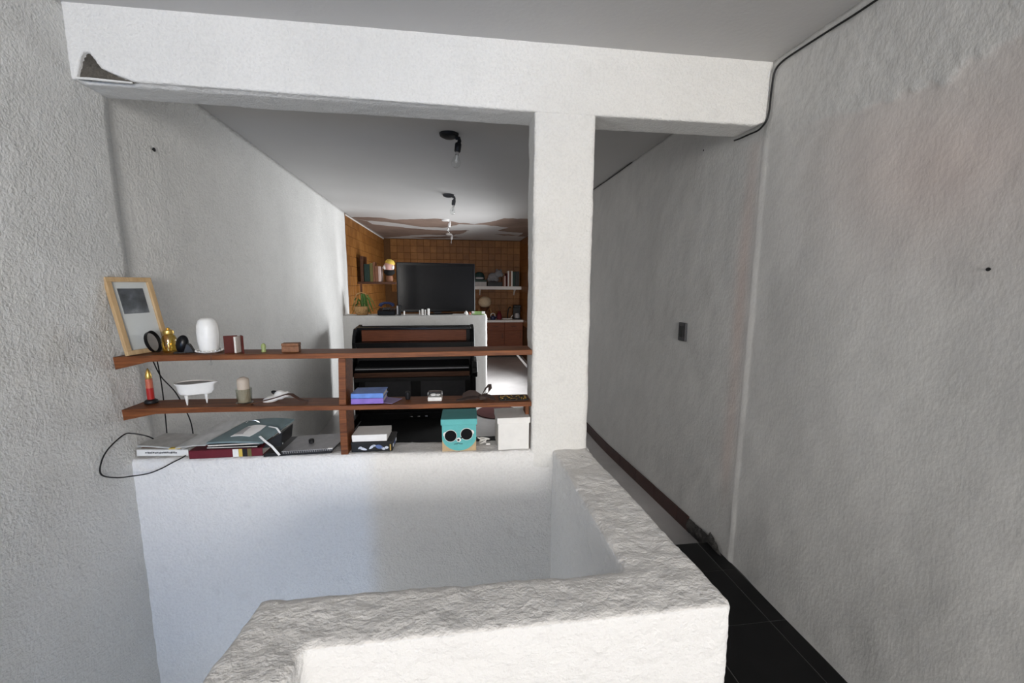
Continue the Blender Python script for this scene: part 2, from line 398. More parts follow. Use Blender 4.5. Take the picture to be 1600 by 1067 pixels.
# front floor: screed with black tiles set on it, open over the stairs
fl = MB(); fl.box(-0.53, 0.464, -4.6, 0.88, -0.22, -0.0028); fl.box(0.4641, 1.6, -4.6, 2.075, -0.22, -0.0028); fl.box(-1.6, -0.53, -4.6, -1.6, -0.22, -0.0028)
FLOOR = struct(fl.obj('floor', M['grout']), 'black tiled floor beside the stair parapet')
TS = 0.3405; G = 0.0038
tile_me = {}
def tile(parent, x0, x1, y0, y1, z0, z1, mat, name='tile'):
    key = (round(x1-x0, 4), round(y1-y0, 4), round(z1-z0, 4), mat.name)
    if key not in tile_me:
        o = MB().box(0, x1-x0, 0, y1-y0, 0, z1-z0).obj(name, mat, parent, bevel=0); tile_me[key] = o.data
        bm = bmesh.new(); bm.from_mesh(o.data)
        bmesh.ops.bevel(bm, geom=[e for e in bm.edges if all(v.co.z > (z1-z0)*0.5 for v in e.verts)], offset=0.0012, segments=1, affect='EDGES'); bm.to_mesh(o.data); bm.free()
    else:
        o = bpy.data.objects.new(name, tile_me[key]); COL.objects.link(o); o.parent = parent
    o.location = (x0, y0, z0); return o
ys = [2.072, 1.838]
while ys[-1] > -4.5: ys.append(ys[-1]-TS)
xs = [1.482, 1.400]
while xs[-1] > -0.30: xs.append(xs[-1]-TS)
for i in range(len(ys)-1):
    for j in range(len(xs)-1):
        if xs[j+1] < 0.45 and ys[i+1] > 0.7: continue
        tile(FLOOR, max(xs[j+1], -0.5)+G/2, xs[j]-G/2, ys[i+1]+G/2, ys[i]-G/2, -0.0028, 0.0+random.uniform(-.0006, .0006), M['black_tile'])
for i in range(5, len(ys)-1):
    if ys[i] > -1.6: continue
    for j in range(3):
        x1_ = -0.5-j*TS
        tile(FLOOR, max(x1_-TS, -1.45)+G/2, x1_-G/2, ys[i+1]+G/2, ys[i]-G/2, -0.0028, 0.0, M['black_tile'])
# rear floor
bf = MB(); n = 24
yy = [2.075+(10.1-2.075)*i/60 for i in range(61)]
vs = []; fs = []
for y in yy: vs += [(-1.9, y, fz(y)), (1.75, y, fz(y)), (-1.9, y, -0.5), (1.75, y, -0.5)]
for i in range(60):
    a = i*4; fs += [(a, a+1, a+5, a+4), (a+2, a+6, a+7, a+3), (a, a+4, a+6, a+2), (a+1, a+3, a+7, a+5)]
fs += [(0, 2, 3, 1), (240, 241, 243, 242)]
bf.add(vs, fs)
struct(bf.obj('floor_rear', M['floor_grey']), 'grey brown speckled floor of the corridor and far room')

# left wall, front stretch (proud of the rear stretch) and rear stretch
def xl(y, z):
    x = -1.463+0.032*smooth01((1.35-z)/0.65)
    return x+0.006*mnoise.noise(Vector((y*2.1, z*2.1, 3)))+0.003*mnoise.noise(Vector((y*9, z*9, 1)))
struct(wall_grid('wall_left', M['plaster_left'], -4.6, 2.055, -2.6, CEIL, 0.035, xl, None, -0.3), 'rough grey white wall beside the stairwell')
def xlr(y, z):
    x = -1.480-0.040*(y-2.05)
    return x+0.006*mnoise.noise(Vector((y*2.1, z*2.1, 9)))+0.003*mnoise.noise(Vector((y*9, z*9, 4)))
struct(wall_grid('wall_left_rear', M['plaster_rear'], 2.055, 6.5, -0.3, CEIL, 0.035, xlr, None, -0.25), 'rough grey white wall beyond the shelves')
# right wall with a proud, rough band of render above a ragged line, a ridge at the beam and a salmon stain
PL = [(-4.6, 2.30), (0.9, 2.18), (0.986, 2.186), (1.035, 2.173), (1.108, 2.176), (1.151, 2.140), (1.203, 2.149), (1.299, 2.151), (1.462, 2.174), (1.545, 2.195), (1.771, 2.213), (1.90, 2.235), (1.95, 2.56), (6, 2.6)]
def ledge(y):
    for (a, za), (c, zc) in zip(PL, PL[1:]):
        if a <= y <= c: return za+(zc-za)*(y-a)/(c-a)
    return 2.6
def above(y, z): 
    return smooth01((z-ledge(y)-0.022*mnoise.noise(Vector((y*22, z*22, 0))))/0.010+0.5)
def xr(y, z):
    x = 1.484
    x -= 0.0065*above(y, z)*(0.7+0.7*mnoise.noise(Vector((y*48, z*48, 0)))) if y < 1.9 else 0.003
    x -= 0.0050*(0.6+0.7*mnoise.noise(Vector((z*6, 0, 9))))*math.exp(-((y-1.905-0.014*mnoise.noise(Vector((z*3, 0, 2))))/0.013)**2)*(1 if z < 2.27 else 0)
    sm = 0.008 if y < 1.9 else 0.005
    x += sm*mnoise.noise(Vector((y*2.4, z*1.5, 5)))+0.003*mnoise.noise(Vector((y*7, z*6, 8)))
    x += 0.0012*mnoise.noise(Vector((y*16+z*8, z*9, 2)))
    return x
def ar(y, z):
    rel = max(above(y, z), 0.85 if y > 1.93 else 0.0, 0.55*smooth01((0.7-z)/0.6), 0.30)
    st = 0.0
    k = mnoise.noise(Vector((y*2.2, z*2.2, 11)))
    st = 0.5*math.exp(-((y-1.12)/0.42)**2-((z-1.96)/0.36)**2)*(1-above(y, z))*(0.8+0.5*k)
    st = max(st, 0.75*math.exp(-((y-1.985-0.02*k)/0.05)**2)*smooth01((2.26-z)/0.05)*smooth01((z-0.2)/0.4)*(0.6+0.5*k))
    return (rel, max(0, min(1, st)))
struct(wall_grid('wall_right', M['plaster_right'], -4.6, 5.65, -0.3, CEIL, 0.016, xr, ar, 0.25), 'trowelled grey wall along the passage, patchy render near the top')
# right wall beyond the side window and back wall core, stairwell and front wall
b = MB(); b.box(1.484, 1.75, 5.65, 7.35, -0.4, 0.10); b.box(1.484, 1.75, 5.65, 7.35, 1.60, CEIL); b.box(1.50, 1.75, 7.35, 10.1, -0.4, CEIL)
WR = struct(b.obj('wall_right_rear', M['tile_grout']), 'far right wall around the side window')
WB = struct(MB().box(-1.9, 1.75, 9.92, 10.15, -0.4, CEIL).obj('wall_back', M['tile_grout']), 'brown tiled wall at the far end of the room')
WL = struct(MB().prism([(-1.664, 6.5), (-1.69, 9.95), (-1.95, 9.95), (-1.95, 6.5)], -0.4, CEIL, 'xy').obj('wall_left_tiled', M['tile_grout']), 'ochre tiled end of the left wall')
b = MB(); y0, y1 = -4.82, -4.6
b.box(-1.8, 1.75, y0, y1, 2.3, CEIL); b.box(-1.8, -1.37, y0, y1, -2.6, 2.3); b.box(-0.91, -0.25, y0, y1, -2.6, 2.3); b.box(1.35, 1.75, y0, y1, -2.6, 2.3)
b.box(-1.37, -0.91, y0, y1, -2.6, 0.11); b.box(-1.37, -0.91, y0, y1, 0.73, 2.3); b.box(-0.25, 1.35, y0, y1, -2.6, 0.9)
struct(b.obj('wall_front', M['plaster']), 'white wall with two windows behind the viewer')
def window(name, x0, x1, z0, z1, y, cols, label):
    f = MB(); f.box(x0, x1, y-.03, y+.03, z0, z0+.05); f.box(x0, x1, y-.03, y+.03, z1-.05, z1); f.box(x0, x0+.05, y-.03, y+.03, z0+.05, z1-.05); f.box(x1-.05, x1, y-.03, y+.03, z0+.05, z1-.05)
    w = (x1-x0)/cols
    for k in range(1, cols): f.box(x0+k*w-.02, x0+k*w+.02, y-.03, y+.03, z0+.05, z1-.05)
    o = struct(f.obj(name, M['white_paint']), label)
    for k in range(cols): MB().box(x0+k*w+.021+(.03 if k == 0 else 0), x0+(k+1)*w-.021-(.03 if k == cols-1 else 0), y-.003, y+.003, z0+.051, z1-.051).obj('pane', M['pane'], o)
    return o
window('window_1', -0.25, 1.35, 0.9, 2.3, -4.72, 2, 'white framed window lighting the stair head')
window('window_2', -1.37, -0.91, 0.11, 0.73, -4.72, 1, 'low white framed window at the stair landing')
# side window in the far room (frame in the Y-Z plane)
f = MB(); X0, X1 = 1.57, 1.63
f.box(X0, X1, 5.65, 7.35, .10, .16); f.box(X0, X1, 5.65, 7.35, 1.54, 1.60)
for yk in (5.65, 6.47, 7.29): f.box(X0, X1, yk, yk+.06, .16, 1.54)
w3 = struct(f.obj('window_3', M['white_paint']), 'side window of the far room beyond the corridor')
for yk in (5.71, 6.53): MB().box(1.597, 1.603, yk+.001, yk+.759, .161, 1.539).obj('pane', M['pane'], w3)

# frame and panes added on the solid outer wall around the fill lamp
f = MB(); XA, XB = -1.43, -1.375
f.box(XA, XB, .20, 1.20, -1.60, -1.55); f.box(XA, XB, .20, 1.20, -.75, -.70); f.box(XA, XB, .20, .25, -1.55, -.75); f.box(XA, XB, 1.15, 1.20, -1.55, -.75); f.box(XA, XB, .68, .72, -1.55, -.75)
w4 = struct(f.obj('fill_lamp_frame', M['white_paint']), 'white window frame added on the solid stairwell wall around a fill lamp')
for yk in (.251, .721): MB().box(-1.40, -1.396, yk, yk+.428, -1.549, -.751).obj('pane', M['pane'], w4)

# half wall below the shelves, pillar, beam
hw = MB().add([(-1.47, 1.90, -2.6), (0.66, 1.90, -2.6), (0.66, 2.056, -2.6), (-1.47, 2.056, -2.6), (-1.47, 1.90, zs(-1.45)), (0.66, 1.90, 0.693), (0.66, 2.056, 0.693), (-1.47, 2.056, zs(-1.45))],
    [(0, 3, 2, 1), (4, 5, 6, 7), (0, 1, 5, 4), (1, 2, 6, 5), (2, 3, 7, 6), (3, 0, 4, 7)])
o = struct(hw.obj('wall_half', M['plaster_bold']), 'white rendered half wall across the stairwell, under the shelves'); ren(o, 0.013, 0.006, 0.05, 0.012)
pi_ = MB().prism([(0.352, 0.60), (0.638, 0.60), (0.630, 2.40), (0.346, 2.40)], 1.897, 2.058, 'xz')
o = struct(pi_.obj('pillar', M['plaster']), 'white rendered pillar between the shelves and the corridor'); ren(o, 0.012, 0.005, 0.06, 0.012)
# beam with a chipped lower left corner
out = [(-1.47, 2.296), (-1.43, 2.292), (-1.440, 2.302), (-1.424, 2.366), (-1.409, 2.399), (-1.388, 2.384), (-1.372, 2.360), (-1.361, 2.338), (-1.322, 2.322), (-1.255, 2.298), (-1.20, 2.292), (0.335, 2.281), (0.35, 2.274), (0.345, 2.20), (0.63, 2.20), (0.63, 2.284), (0.65, 2.287), (1.43, 2.283), (1.49, 2.30), (1.49, CEIL+.02), (-1.47, CEIL+.02)]
lip = MB()
bm_out = [(-1.47, 2.29), (0.36, 2.278), (0.62, 2.278), (1.42, 2.28), (1.49, 2.31), (1.49, CEIL+.02), (-1.47, CEIL+.02)]
chip = out[2:10]
face = [(-1.47, 2.290)]+[(-1.449, 2.291)]+[(-1.445, 2.300)]+[(-1.424, 2.366), (-1.409, 2.400), (-1.388, 2.384), (-1.372, 2.358), (-1.361, 2.338), (-1.322, 2.322), (-1.250, 2.297)]+bm_out[1:]
b = MB(); b.prism(face, 1.893, 1.93, 'xz'); b.prism(bm_out, 1.925, 2.066, 'xz')
BEAM = struct(b.obj('beam', M['plaster']), 'white rendered ceiling beam with a chipped lower left corner'); ren(BEAM, 0.0085, 0.003, 0.05, 0)
cc = MB(); rr = random.Random(3)
gx, gz = 24, 16; vs = []; fs = []
for i in range(gx+1):
    for j in range(gz+1):
        x = -1.455+0.215*i/gx; z = 2.295+0.115*j/gz
        vs.append((x, 1.908+0.007*mnoise.noise(Vector((x*35, z*35, 0)))+0.007*mnoise.noise(Vector((x*110, z*110, 0))), z))
for i in range(gx):
    for j in range(gz): a = i*(gz+1)+j; fs.append((a, a+1, a+gz+2, a+gz+1))
cc.add(vs, fs); tag(cc.obj('exposed_concrete', M['concrete'], BEAM, smooth=True), 'dark bare concrete in the chipped corner')
# plaster lip along the underside of the chip
MB().tube([(-1.452, 1.900, 2.298), (-1.40, 1.897, 2.297), (-1.33, 1.896, 2.294), (-1.255, 1.896, 2.292)], [.004, .005, .0045, .003], 6).obj('plaster_lip', M['plaster'], BEAM, smooth=True)

# stair parapet (U-shaped, rough top)
pp = [(0.462, 1.93), (0.470, 1.06), (0.464, 1.028), (-0.518, 1.040), (-0.545, 0.80), (-0.560, -0.76), (-0.385, -0.76), (-0.366, 0.70), (-0.362, 0.868), (0.30, 0.866), (0.690, 0.866), (0.708, 0.885), (0.696, 0.99), (0.686, 1.16), (0.640, 1.93)]
o = struct(MB().prism(pp, -0.25, 0.700, 'xy').obj('parapet', M['parapet']), 'low white parapet around the stairwell with a grubby rough top'); ren(o, 0.0105, 0.007, 0.035, 0.014)
struct(MB().box(-0.56, -0.40, -4.6, -0.75, -0.0026, 1.15).obj('stair_shade_wall', M['plaster']), 'chest high white wall added behind the viewer to shade the left wall')  # unseen wall, added to shade the lower left wall
# stairwell shaft and steps (below the floor)
b = MB(); b.box(0.46, 0.66, -1.6, 1.93, -2.6, -0.22); b.box(-0.53, 0.46, -0.2, 0.87, -2.6, -0.22)
struct(b.obj('wall_stairwell', M['plaster']), 'white shaft walls of the stairwell below the floor')
b = MB()
for k in range(11): b.box(-1.42, -0.53, -1.6+k*.26, -1.6+(k+1)*.26+.02, -0.35-(k+1)*.185, -(k+1)*.185)
struct(b.obj('stairs', M['plaster']), 'stair flight descending along the left wall')
struct(MB().box(-1.47, 0.47, 1.2, 1.93, -2.6, -2.22).obj('landing', M['plaster']), 'stair landing at the bottom of the well')

# grout joints left on the black floor boundary, red base tiles along the corridor, broken end
BASE = struct(MB().box(1.472, 1.49, 2.30, 5.6, -0.25, -0.245).obj('baseboard_right', M['grout']), 'dark red tile baseboard along the corridor')
yb = 2.285; first = True
while yb < 5.5:
    L = 0.13 if first else 0.33; first = False
    zz = fz(yb+L/2); dz = (fz(yb+L)-fz(yb))
    o = MB().box(-.007, .007, 0, L-.003, 0, .100).obj('base_tile', M['base_tile'], BASE, bevel=.0015)
    o.location = (1.470, yb, fz(yb)); o.rotation_euler = (math.atan2(dz, L), 0, 0)
    yb += L
rb = MB(); vs = []; fs = []
gy, gz = 26, 10
for i in range(gy+1):
    y = 1.945+0.34*i/gy; top = 0.045+0.05*smooth01(i/gy*2.2)+0.008*mnoise.noise(Vector((y*30, 0, 0)))
    if i < 3: top = .015+.012*i
    for j in range(gz+1):
        z = fz(y)-0.02+(top+0.02)*j/gz+(0.02 if y < 2.07 else 0)
        d = 0.014*math.sin(PI*min(1, (gz-j)/gz+0.05))+0.005
        vs.append((1.475-d+0.007*mnoise.noise(Vector((y*45, z*45, 1))), y, z))
for i in range(gy):
    for j in range(gz): a = i*(gz+1)+j; fs.append((a, a+gz+1, a+gz+2, a+1))
rb.add(vs, fs); 
tag(rb.obj('broken_mortar', M['rubble'], BASE, smooth=True), 'dark broken mortar where base tiles are missing')

# ochre wall tiles: back wall and the end of the left wall
TW = 0.152
zz = 2.545
rows = []
while zz > 0.62: rows.append(zz); zz -= TW
nt_ = 0
for z1_ in rows:
    x = 1.49
    while x-TW > -1.70:
        if z1_ > 1.40 or x > 0.25:
            key = ('wt',)
            if key not in tile_me:
                o = MB().box(-TW+.004, 0, -.010, 0, -TW+.004, 0).obj('tile', M['wall_tile'], WB, bevel=0); tile_me[key] = o.data
                bm = bmesh.new(); bm.from_mesh(o.data); bmesh.ops.bevel(bm, geom=[e for e in bm.edges if all(v.co.y < -.005 for v in e.verts)], offset=0.003, segments=1, affect='EDGES'); bm.to_mesh(o.data); bm.free()
            else:
                o = bpy.data.objects.new('tile', tile_me[key]); COL.objects.link(o); o.parent = WB
            o.location = (x, 9.92, z1_)
        x -= TW
for z1_ in rows[:11]:
    y = 6.505
    while y+TW < 9.92:
        o = bpy.data.objects.new('tile', tile_me[('wt',)]); COL.objects.link(o); o.parent = WL
        o.rotation_euler = (0, 0, R(90)+math.atan2(0.026, 3.45)); o.location = (-1.664-0.026*(y+TW-6.5)/3.45, y+TW, z1_); y += TW
for z1_ in rows:
    y = 8.40
    while y+TW <= 9.93:
        o = bpy.data.objects.new('tile', tile_me[('wt',)]); COL.objects.link(o); o.parent = WR
        o.rotation_euler = (0, 0, R(-90)); o.location = (1.50, y, z1_); y += TW
struct(MB().tube([(-1.655, 6.52, 2.535), (-1.668, 8.2, 2.535), (-1.675, 9.80, 2.535)], 0.012, 8).obj('trim_1', M['white_paint'], smooth=True), 'thin white conduit above the ochre tiles')
# grey low wall that carries the television
o = struct(MB().box(-1.66, 0.425, 6.08, 6.42, -0.25, 1.062).obj('wall_low', M['lowwall']), 'grey low wall under the television'); ren(o, 0.02, 0.004, 0.06, 0.01)

# ------------------------------------------------------------------ shelves on the half wall
SH = thing('open_shelf', 'red brown open wooden shelf unit standing on the white half wall', 'shelf', (0, 0, 0))
YF, YB = 1.898, 2.038
SH.location = (-0.53, 1.968, zs(-0.53))
def loc_(p): return (p[0]+0.53, p[1]-1.968, p[2]-zs(-0.53))
def shp(name, pts, y0, y1, mat=None, bev=.002):
    b = MB().prism([(x+0.53, z-zs(-0.53)) for x, z in pts], y0-1.968, y1-1.968, 'xz'); return b.obj(name, mat or M['shelf_wood'], SH, bevel=bev)
top = []
def bent(z_of, th, wedge, xend):
    tp = [(x, z_of(x)+0.0016*math.sin(x*4)) for x in (0.350, 0.1, -0.2, -0.5, -0.8, -1.1, -1.30)]+[(xend, z_of(xend)-.004)]
    bt = [(xend+.004, z_of(xend)-wedge), (-1.315, z_of(-1.3)-th-.002)]+[(x, z_of(x)-th+0.0012*math.sin(x*5)) for x in (-1.1, -0.8, -0.5, -0.2, 0.1, 0.350)]
    return tp+bt
shp('board', bent(lambda x: Z1, .024, .058, -1.452), YF, YB)
shp('board', bent(z2, .023, .052, -1.448), YF+.001, YB)
shp('divider', [(-0.553, zs(-.55)+.001), (-0.521, zs(-.55)+.001), (-0.521, z2(-.5)-.024), (-0.553, z2(-.5)-.024)], YF+.004, YB-.004)
shp('divider', [(-0.551, z2(-.5)+.0005), (-0.519, z2(-.5)+.0005), (-0.512, Z1-.0255), (-0.543, Z1-.0255)], YF+.004, YB-.004)
shp('end_support', [(0.330, zs(.34)+.003), (0.3475, zs(.34)+.003), (0.3475, z2(.34)-.024), (0.330, z2(.34)-.024)], 1.955, YB-.01)
b = MB().prism([(0.805, Z1-.026-zs(-.53)), (0.815, Z1-.026-zs(-.53)), (0.872, 1.118-zs(-.53)), (0.872, 1.100-zs(-.53))], .030, .062, 'xz')
tag(b.obj('corner_brace', M['grey_card'], SH, bevel=.001), 'pale grey diagonal brace')

def place(name, label, cat, x, y, z, rz=0, group=None, rx=0, ry=0):
    return thing(name, label, cat, (x, y, z), (rx, ry, rz), group)
def book(name, label, w, d, h, x, y, z, rz, cover, pages=None, spine_front=True, group=None, cat='book', spine=None):
    """a book lying flat: spine towards -Y; w along x, d along y, h thick"""
    t_ = place(name, label, cat, x, y, z, rz, group); c = .003
    b = MB(); b.box(-w/2, w/2, -d/2, d/2, 0, c); b.box(-w/2, w/2, -d/2, d/2, h-c, h); 
    if spine is None: b.box(-w/2, w/2, -d/2, -d/2+c, c, h-c)
    b.obj('cover', cover, t_, bevel=.001)
    if spine is not None: MB().box(-w/2, w/2, -d/2, -d/2+c, c, h-c).obj('spine', spine, t_, bevel=.001)
    MB().box(-w/2+.003, w/2-.004, -d/2+c, d/2-.004, c, h-c).obj('pages', pages or M['pages'], t_)
    return t_

# ---- top shelf
# picture frame leaning on the wall
fr = place('picture_frame', 'pale wooden picture frame with a small dark print, leaning on the left wall', 'picture', -1.393, 1.897, Z1+.0015, R(72.43), rx=R(-12.05))
w, h, fw = 0.185, 0.338, 0.020
prof = [(0, 0, w, fw), (0, h-fw, w, h), (0, fw, fw, h-fw), (w-fw, fw, w, h-fw)]
for i, (a, b0, c0, d0) in enumerate(prof):
    MB().box(a, c0, -.004, .014, b0, d0).obj('frame_rail', M['pale_wood'], fr, bevel=.002)
MB().box(fw, w-fw, .007, .012, fw, h-fw).obj('mount_board', M['bright_mount'], fr)
MB().box(fw+.020, w-fw-.022, .0055, .0072, h*.53, h-fw-.028).obj('print', M['paper_print'], fr)
MB().box(fw, w-fw, .003, .0045, fw, h-fw).obj('glazing', M['clear'], fr)
# dark disc
t_ = place('bowl', 'black round dish standing on edge in front of the picture frame', 'dish', -1.336, 1.960, Z1+.051, R(98), rx=R(76))
MB().lathe([(0, -.014), (.030, -.013), (.046, -.004), (.050, .010), (.047, .010), (.042, -.001), (.028, -.008), (0, -.009)], 28).obj('shell', M['black_gloss'], t_, smooth=True)
MB().lathe([(0, -.0085), (.027, -.0075), (.041, -.0005), (.0405, .000), (.027, -.0068), (0, -.0078)], 24).obj('inside', M['grey_card'], t_, smooth=True)
# amber jar
t_ = place('jar', 'small amber glass jar with a gold lid beside the black dish', 'jar', -1.284, 1.985, Z1+.001)
MB().lathe([(.001, .002), (.022, 0), (.027, .006), (.028, .060), (.022, .076), (.016, .082), (.015, .082), (.020, .074), (.025, .058), (.024, .008), (.001, .006)], 20).obj('body', M['amber'], t_, smooth=True)
MB().lathe([(0, .0825), (.020, .0825), (.021, .085), (.020, .097), (.012, .102), (.006, .104), (.008, .109), (0, .112)], 20).obj('lid', M['gold'], t_, smooth=True)
# black case with flap
t_ = place('glasses_case', 'black open case with a hinged flap left of the white lantern', 'case', -1.215, 1.955, Z1+.001, R(15))
MB().sphere((-.008, 0, .044), .024, .017, .040, 18, 12, mat=Matrix.Translation((0, 0, -.004))@Matrix.Rotation(R(12), 4, 'Y')).obj('shell', M['black_gloss'], t_, smooth=True)
MB().prism([(.004, .001), (.046, .001), (.030, .038), (.022, .043), (.018, .040)], -.014, .014, 'xz').obj('flap', M['black'], t_, bevel=.003)
MB().box(-.030, .018, -.015, .015, 0, .007).obj('base', M['black'], t_, bevel=.002)
# white lantern on a dish
t_ = place('saucer', 'shallow white dish with a beaded rim under the white lantern', 'dish', -1.108, 1.962, Z1+.001)
MB().lathe([(0, 0), (.030, 0), (.050, .006), (.053, .010), (.050, .0105), (.030, .004), (0, .003)], 32).obj('plate', M['white_gloss'], t_, smooth=True)
for k in range(20):
    a = 2*PI*k/20; MB().sphere((.051*math.cos(a), .051*math.sin(a), .011), .0032, seg=8, rings=6).obj('bead', M['white_gloss'], t_, smooth=True)
t_ = place('lantern', 'rounded white ceramic lantern standing in a shallow dish', 'lantern', -1.108, 1.962, Z1+.0055)
MB().lathe([(0, 0), (.030, 0), (.036, .010), (.0415, .045), (.043, .080), (.041, .115), (.034, .140), (.022, .150), (0, .152)], 28).obj('body', M['white_gloss'], t_, smooth=True)
# oxblood notebook open on end
t_ = place('notebook', 'small dark red leather notebook standing half open on the top shelf', 'notebook', -0.985, 1.955, Z1+.0005)
MB().box(-.003, .003, -.052, 0, 0, .078, mat=Matrix.Rotation(R(-62), 4, 'Z')).obj('cover', M['oxblood'], t_, bevel=.001)
MB().box(-.003, .003, -.040, 0, 0, .078, mat=Matrix.Translation((.012, .004, 0))@Matrix.Rotation(R(35), 4, 'Z')).obj('cover', M['oxblood'], t_, bevel=.001)
MB().box(-.004, .004, -.036, 0, .003, .075, mat=Matrix.Translation((.008, .0, 0))@Matrix.Rotation(R(-4), 4, 'Z')).obj('pages', M['pages'], t_)
# green figurine
tag(MB().lathe([(0, 0), (.009, 0), (.010, .004), (.008, .012), (.0105, .022), (.009, .033), (.004, .039), (0, .040)], 14).obj('figurine', M['green_stone'], smooth=True, loc=(-0.881, 1.96, Z1+.0005)), 'tiny green stone figurine on the top shelf', 'figurine')
# carved block
t_ = place('carved_box', 'small carved brown wooden box on the top shelf', 'box', -0.760, 1.955, Z1+.0005, R(4))
MB().box(-.036, .036, -.018, .018, 0, .027).obj('body', M['carved'], t_, bevel=.002)
MB().box(-.037, .037, -.019, .019, .0275, .041).obj('lid', M['carved'], t_, bevel=.003)
# bead on a thread
t_ = place('hanging_bead', 'clear bead on a thread hanging below the top shelf', 'ornament', -1.068, 1.892, Z1-.036)
MB().tube([(0, .0065, .0345), (0, .001, .020), (0, 0, .008)], .0007, 6).obj('thread', M['dark_grey'], t_)
MB().lathe([(0, -.010), (.004, -.006), (.005, 0), (.0025, .006), (0, .008)], 12).obj('bead', M['clear'], t_, smooth=True)

# ---- lower shelf
x = -1.385
t_ = place('candlestick', 'slim red candle with a gold top on a black base', 'candle', x, 1.985, z2(x)+.001)
MB().lathe([(0, 0), (.024, 0), (.0255, .004), (.024, .012), (.016, .018), (0, .018)], 20).obj('base', M['black'], t_, smooth=True)
MB().lathe([(0, .0185), (.0135, .0185), (.0135, .070), (0, .0702)], 16).obj('candle', M['red'], t_, smooth=True)
tag(MB().lathe([(0, .0705), (.0135, .0705), (.0130, .112), (0, .1122)], 16).obj('candle_top', M['orange_red'], t_, smooth=True), 'faded red upper half')
tag(MB().lathe([(0, .1125), (.010, .1125), (.0125, .122), (.009, .140), (.005, .152), (0, .163)], 12).obj('flame_ornament', M['gold'], t_, smooth=True), 'gold flame shaped top')
# leaf-shaped white dish on three legs
x = -1.195
t_ = place('footed_dish', 'white leaf shaped dish on three tapered legs', 'dish', x, 1.958, z2(x)+.001)
def leafring(s, z, n=32):
    pts = []
    for k in range(n):
        a = 2*PI*k/n; rx = .066*s; ry = .048*s
        px, py = rx*math.cos(a), ry*math.sin(a)
        ext = max(0, math.cos(a))**6*.042*s
        pts.append((px+ext, py, z+ (.004*max(0, math.cos(a))**4 if z > .05 else 0)))
    return pts
rings = [leafring(.50, .046), leafring(.74, .050), leafring(.84, .062), leafring(.90, .088), leafring(1.0, .096), leafring(1.02, .101), leafring(.95, .101), leafring(.90, .096), leafring(.5, .095)]
vs = []; fs = []
for rg in rings: vs += rg
n = 32
for q in range(len(rings)-1):
    for k in range(n): l = (k+1) % n; fs.append((q*n+k, q*n+l, (q+1)*n+l, (q+1)*n+k))
fs.append(tuple(range(n))[::-1]); fs.append(tuple((len(rings)-1)*n+k for k in range(n)))
MB().add(vs, fs).obj('bowl', M['white_gloss'], t_, smooth=True)
tag(MB().add([(p[0], p[1], p[2]) for p in leafring(.86, .0955)]+[(p[0], p[1], p[2]) for p in leafring(.86, .0975)], [tuple(range(32))[::-1], tuple(range(32, 64))]+[(k, (k+1) % 32, 32+(k+1) % 32, 32+k) for k in range(32)]).obj('tray_surface', M['grey_card'], t_), 'matt grey inner surface')
for px, py in ((-.012, -.022), (.050, .012), (-.040, .020)):
    MB().lathe([(0, 0), (.0022, 0), (.0085, .047), (0, .0475)], 12, mat=Matrix.Translation((px, py, 0))).obj('leg', M['white_gloss'], t_, smooth=True)
# candle in tumbler
x = -0.983
t_ = place('tumbler', 'greenish glass tumbler holding a beige candle', 'tumbler', x, 1.965, z2(x)+.0008)
MB().lathe([(0, 0), (.029, 0), (.030, .003), (.0325, .068), (.0305, .068), (.0275, .006), (0, .005)], 24).obj('glass', M['smoke_glass'], t_, smooth=True)
MB().lathe([(.0, -.0001), (.034, 0), (.035, .002), (.031, .003)], 24).obj('foot_rim', M['clear'], t_, smooth=True)
tag(MB().lathe([(0, 0), (.0245, 0), (.0245, .102), (.022, .108), (.010, .115), (.004, .113), (0, .112)], 20).obj('candle', M['wax'], smooth=True, loc=(x, 1.965, z2(x)+.0065)), 'thick beige pillar candle inside the glass tumbler', 'candle')
# white shell ornament with dark knob
x = -0.848
t_ = place('shell_ornament', 'white rounded ornament with a dark tail beside the brown leather strap', 'ornament', x, 1.985, z2(x)+.001, R(8))
b = MB(); b.sphere((-.022, 0, .017), .040, .024, .017, 18, 12, mat=Matrix.Rotation(R(-14), 4, 'Y')); b.sphere((.012, 0, .029), .026, .022, .023, 16, 10); b.sphere((.042, 0, .031), .015, .015, .014, 14, 8)
o = b.obj('body', M['white_gloss'], t_); md = o.modifiers.new('r', 'REMESH'); md.mode = 'VOXEL'; md.voxel_size = .003; md.use_smooth_shade = True; sm = o.modifiers.new('s', 'SMOOTH'); sm.iterations = 4
tag(MB().sphere((-.026, .006, .040), .015, .010, .009, 14, 10, mat=Matrix.Rotation(R(20), 4, 'Y')@Matrix.Translation((0, 0, -.006))).obj('tail', M['black'], t_, smooth=True), 'dark pointed tail')
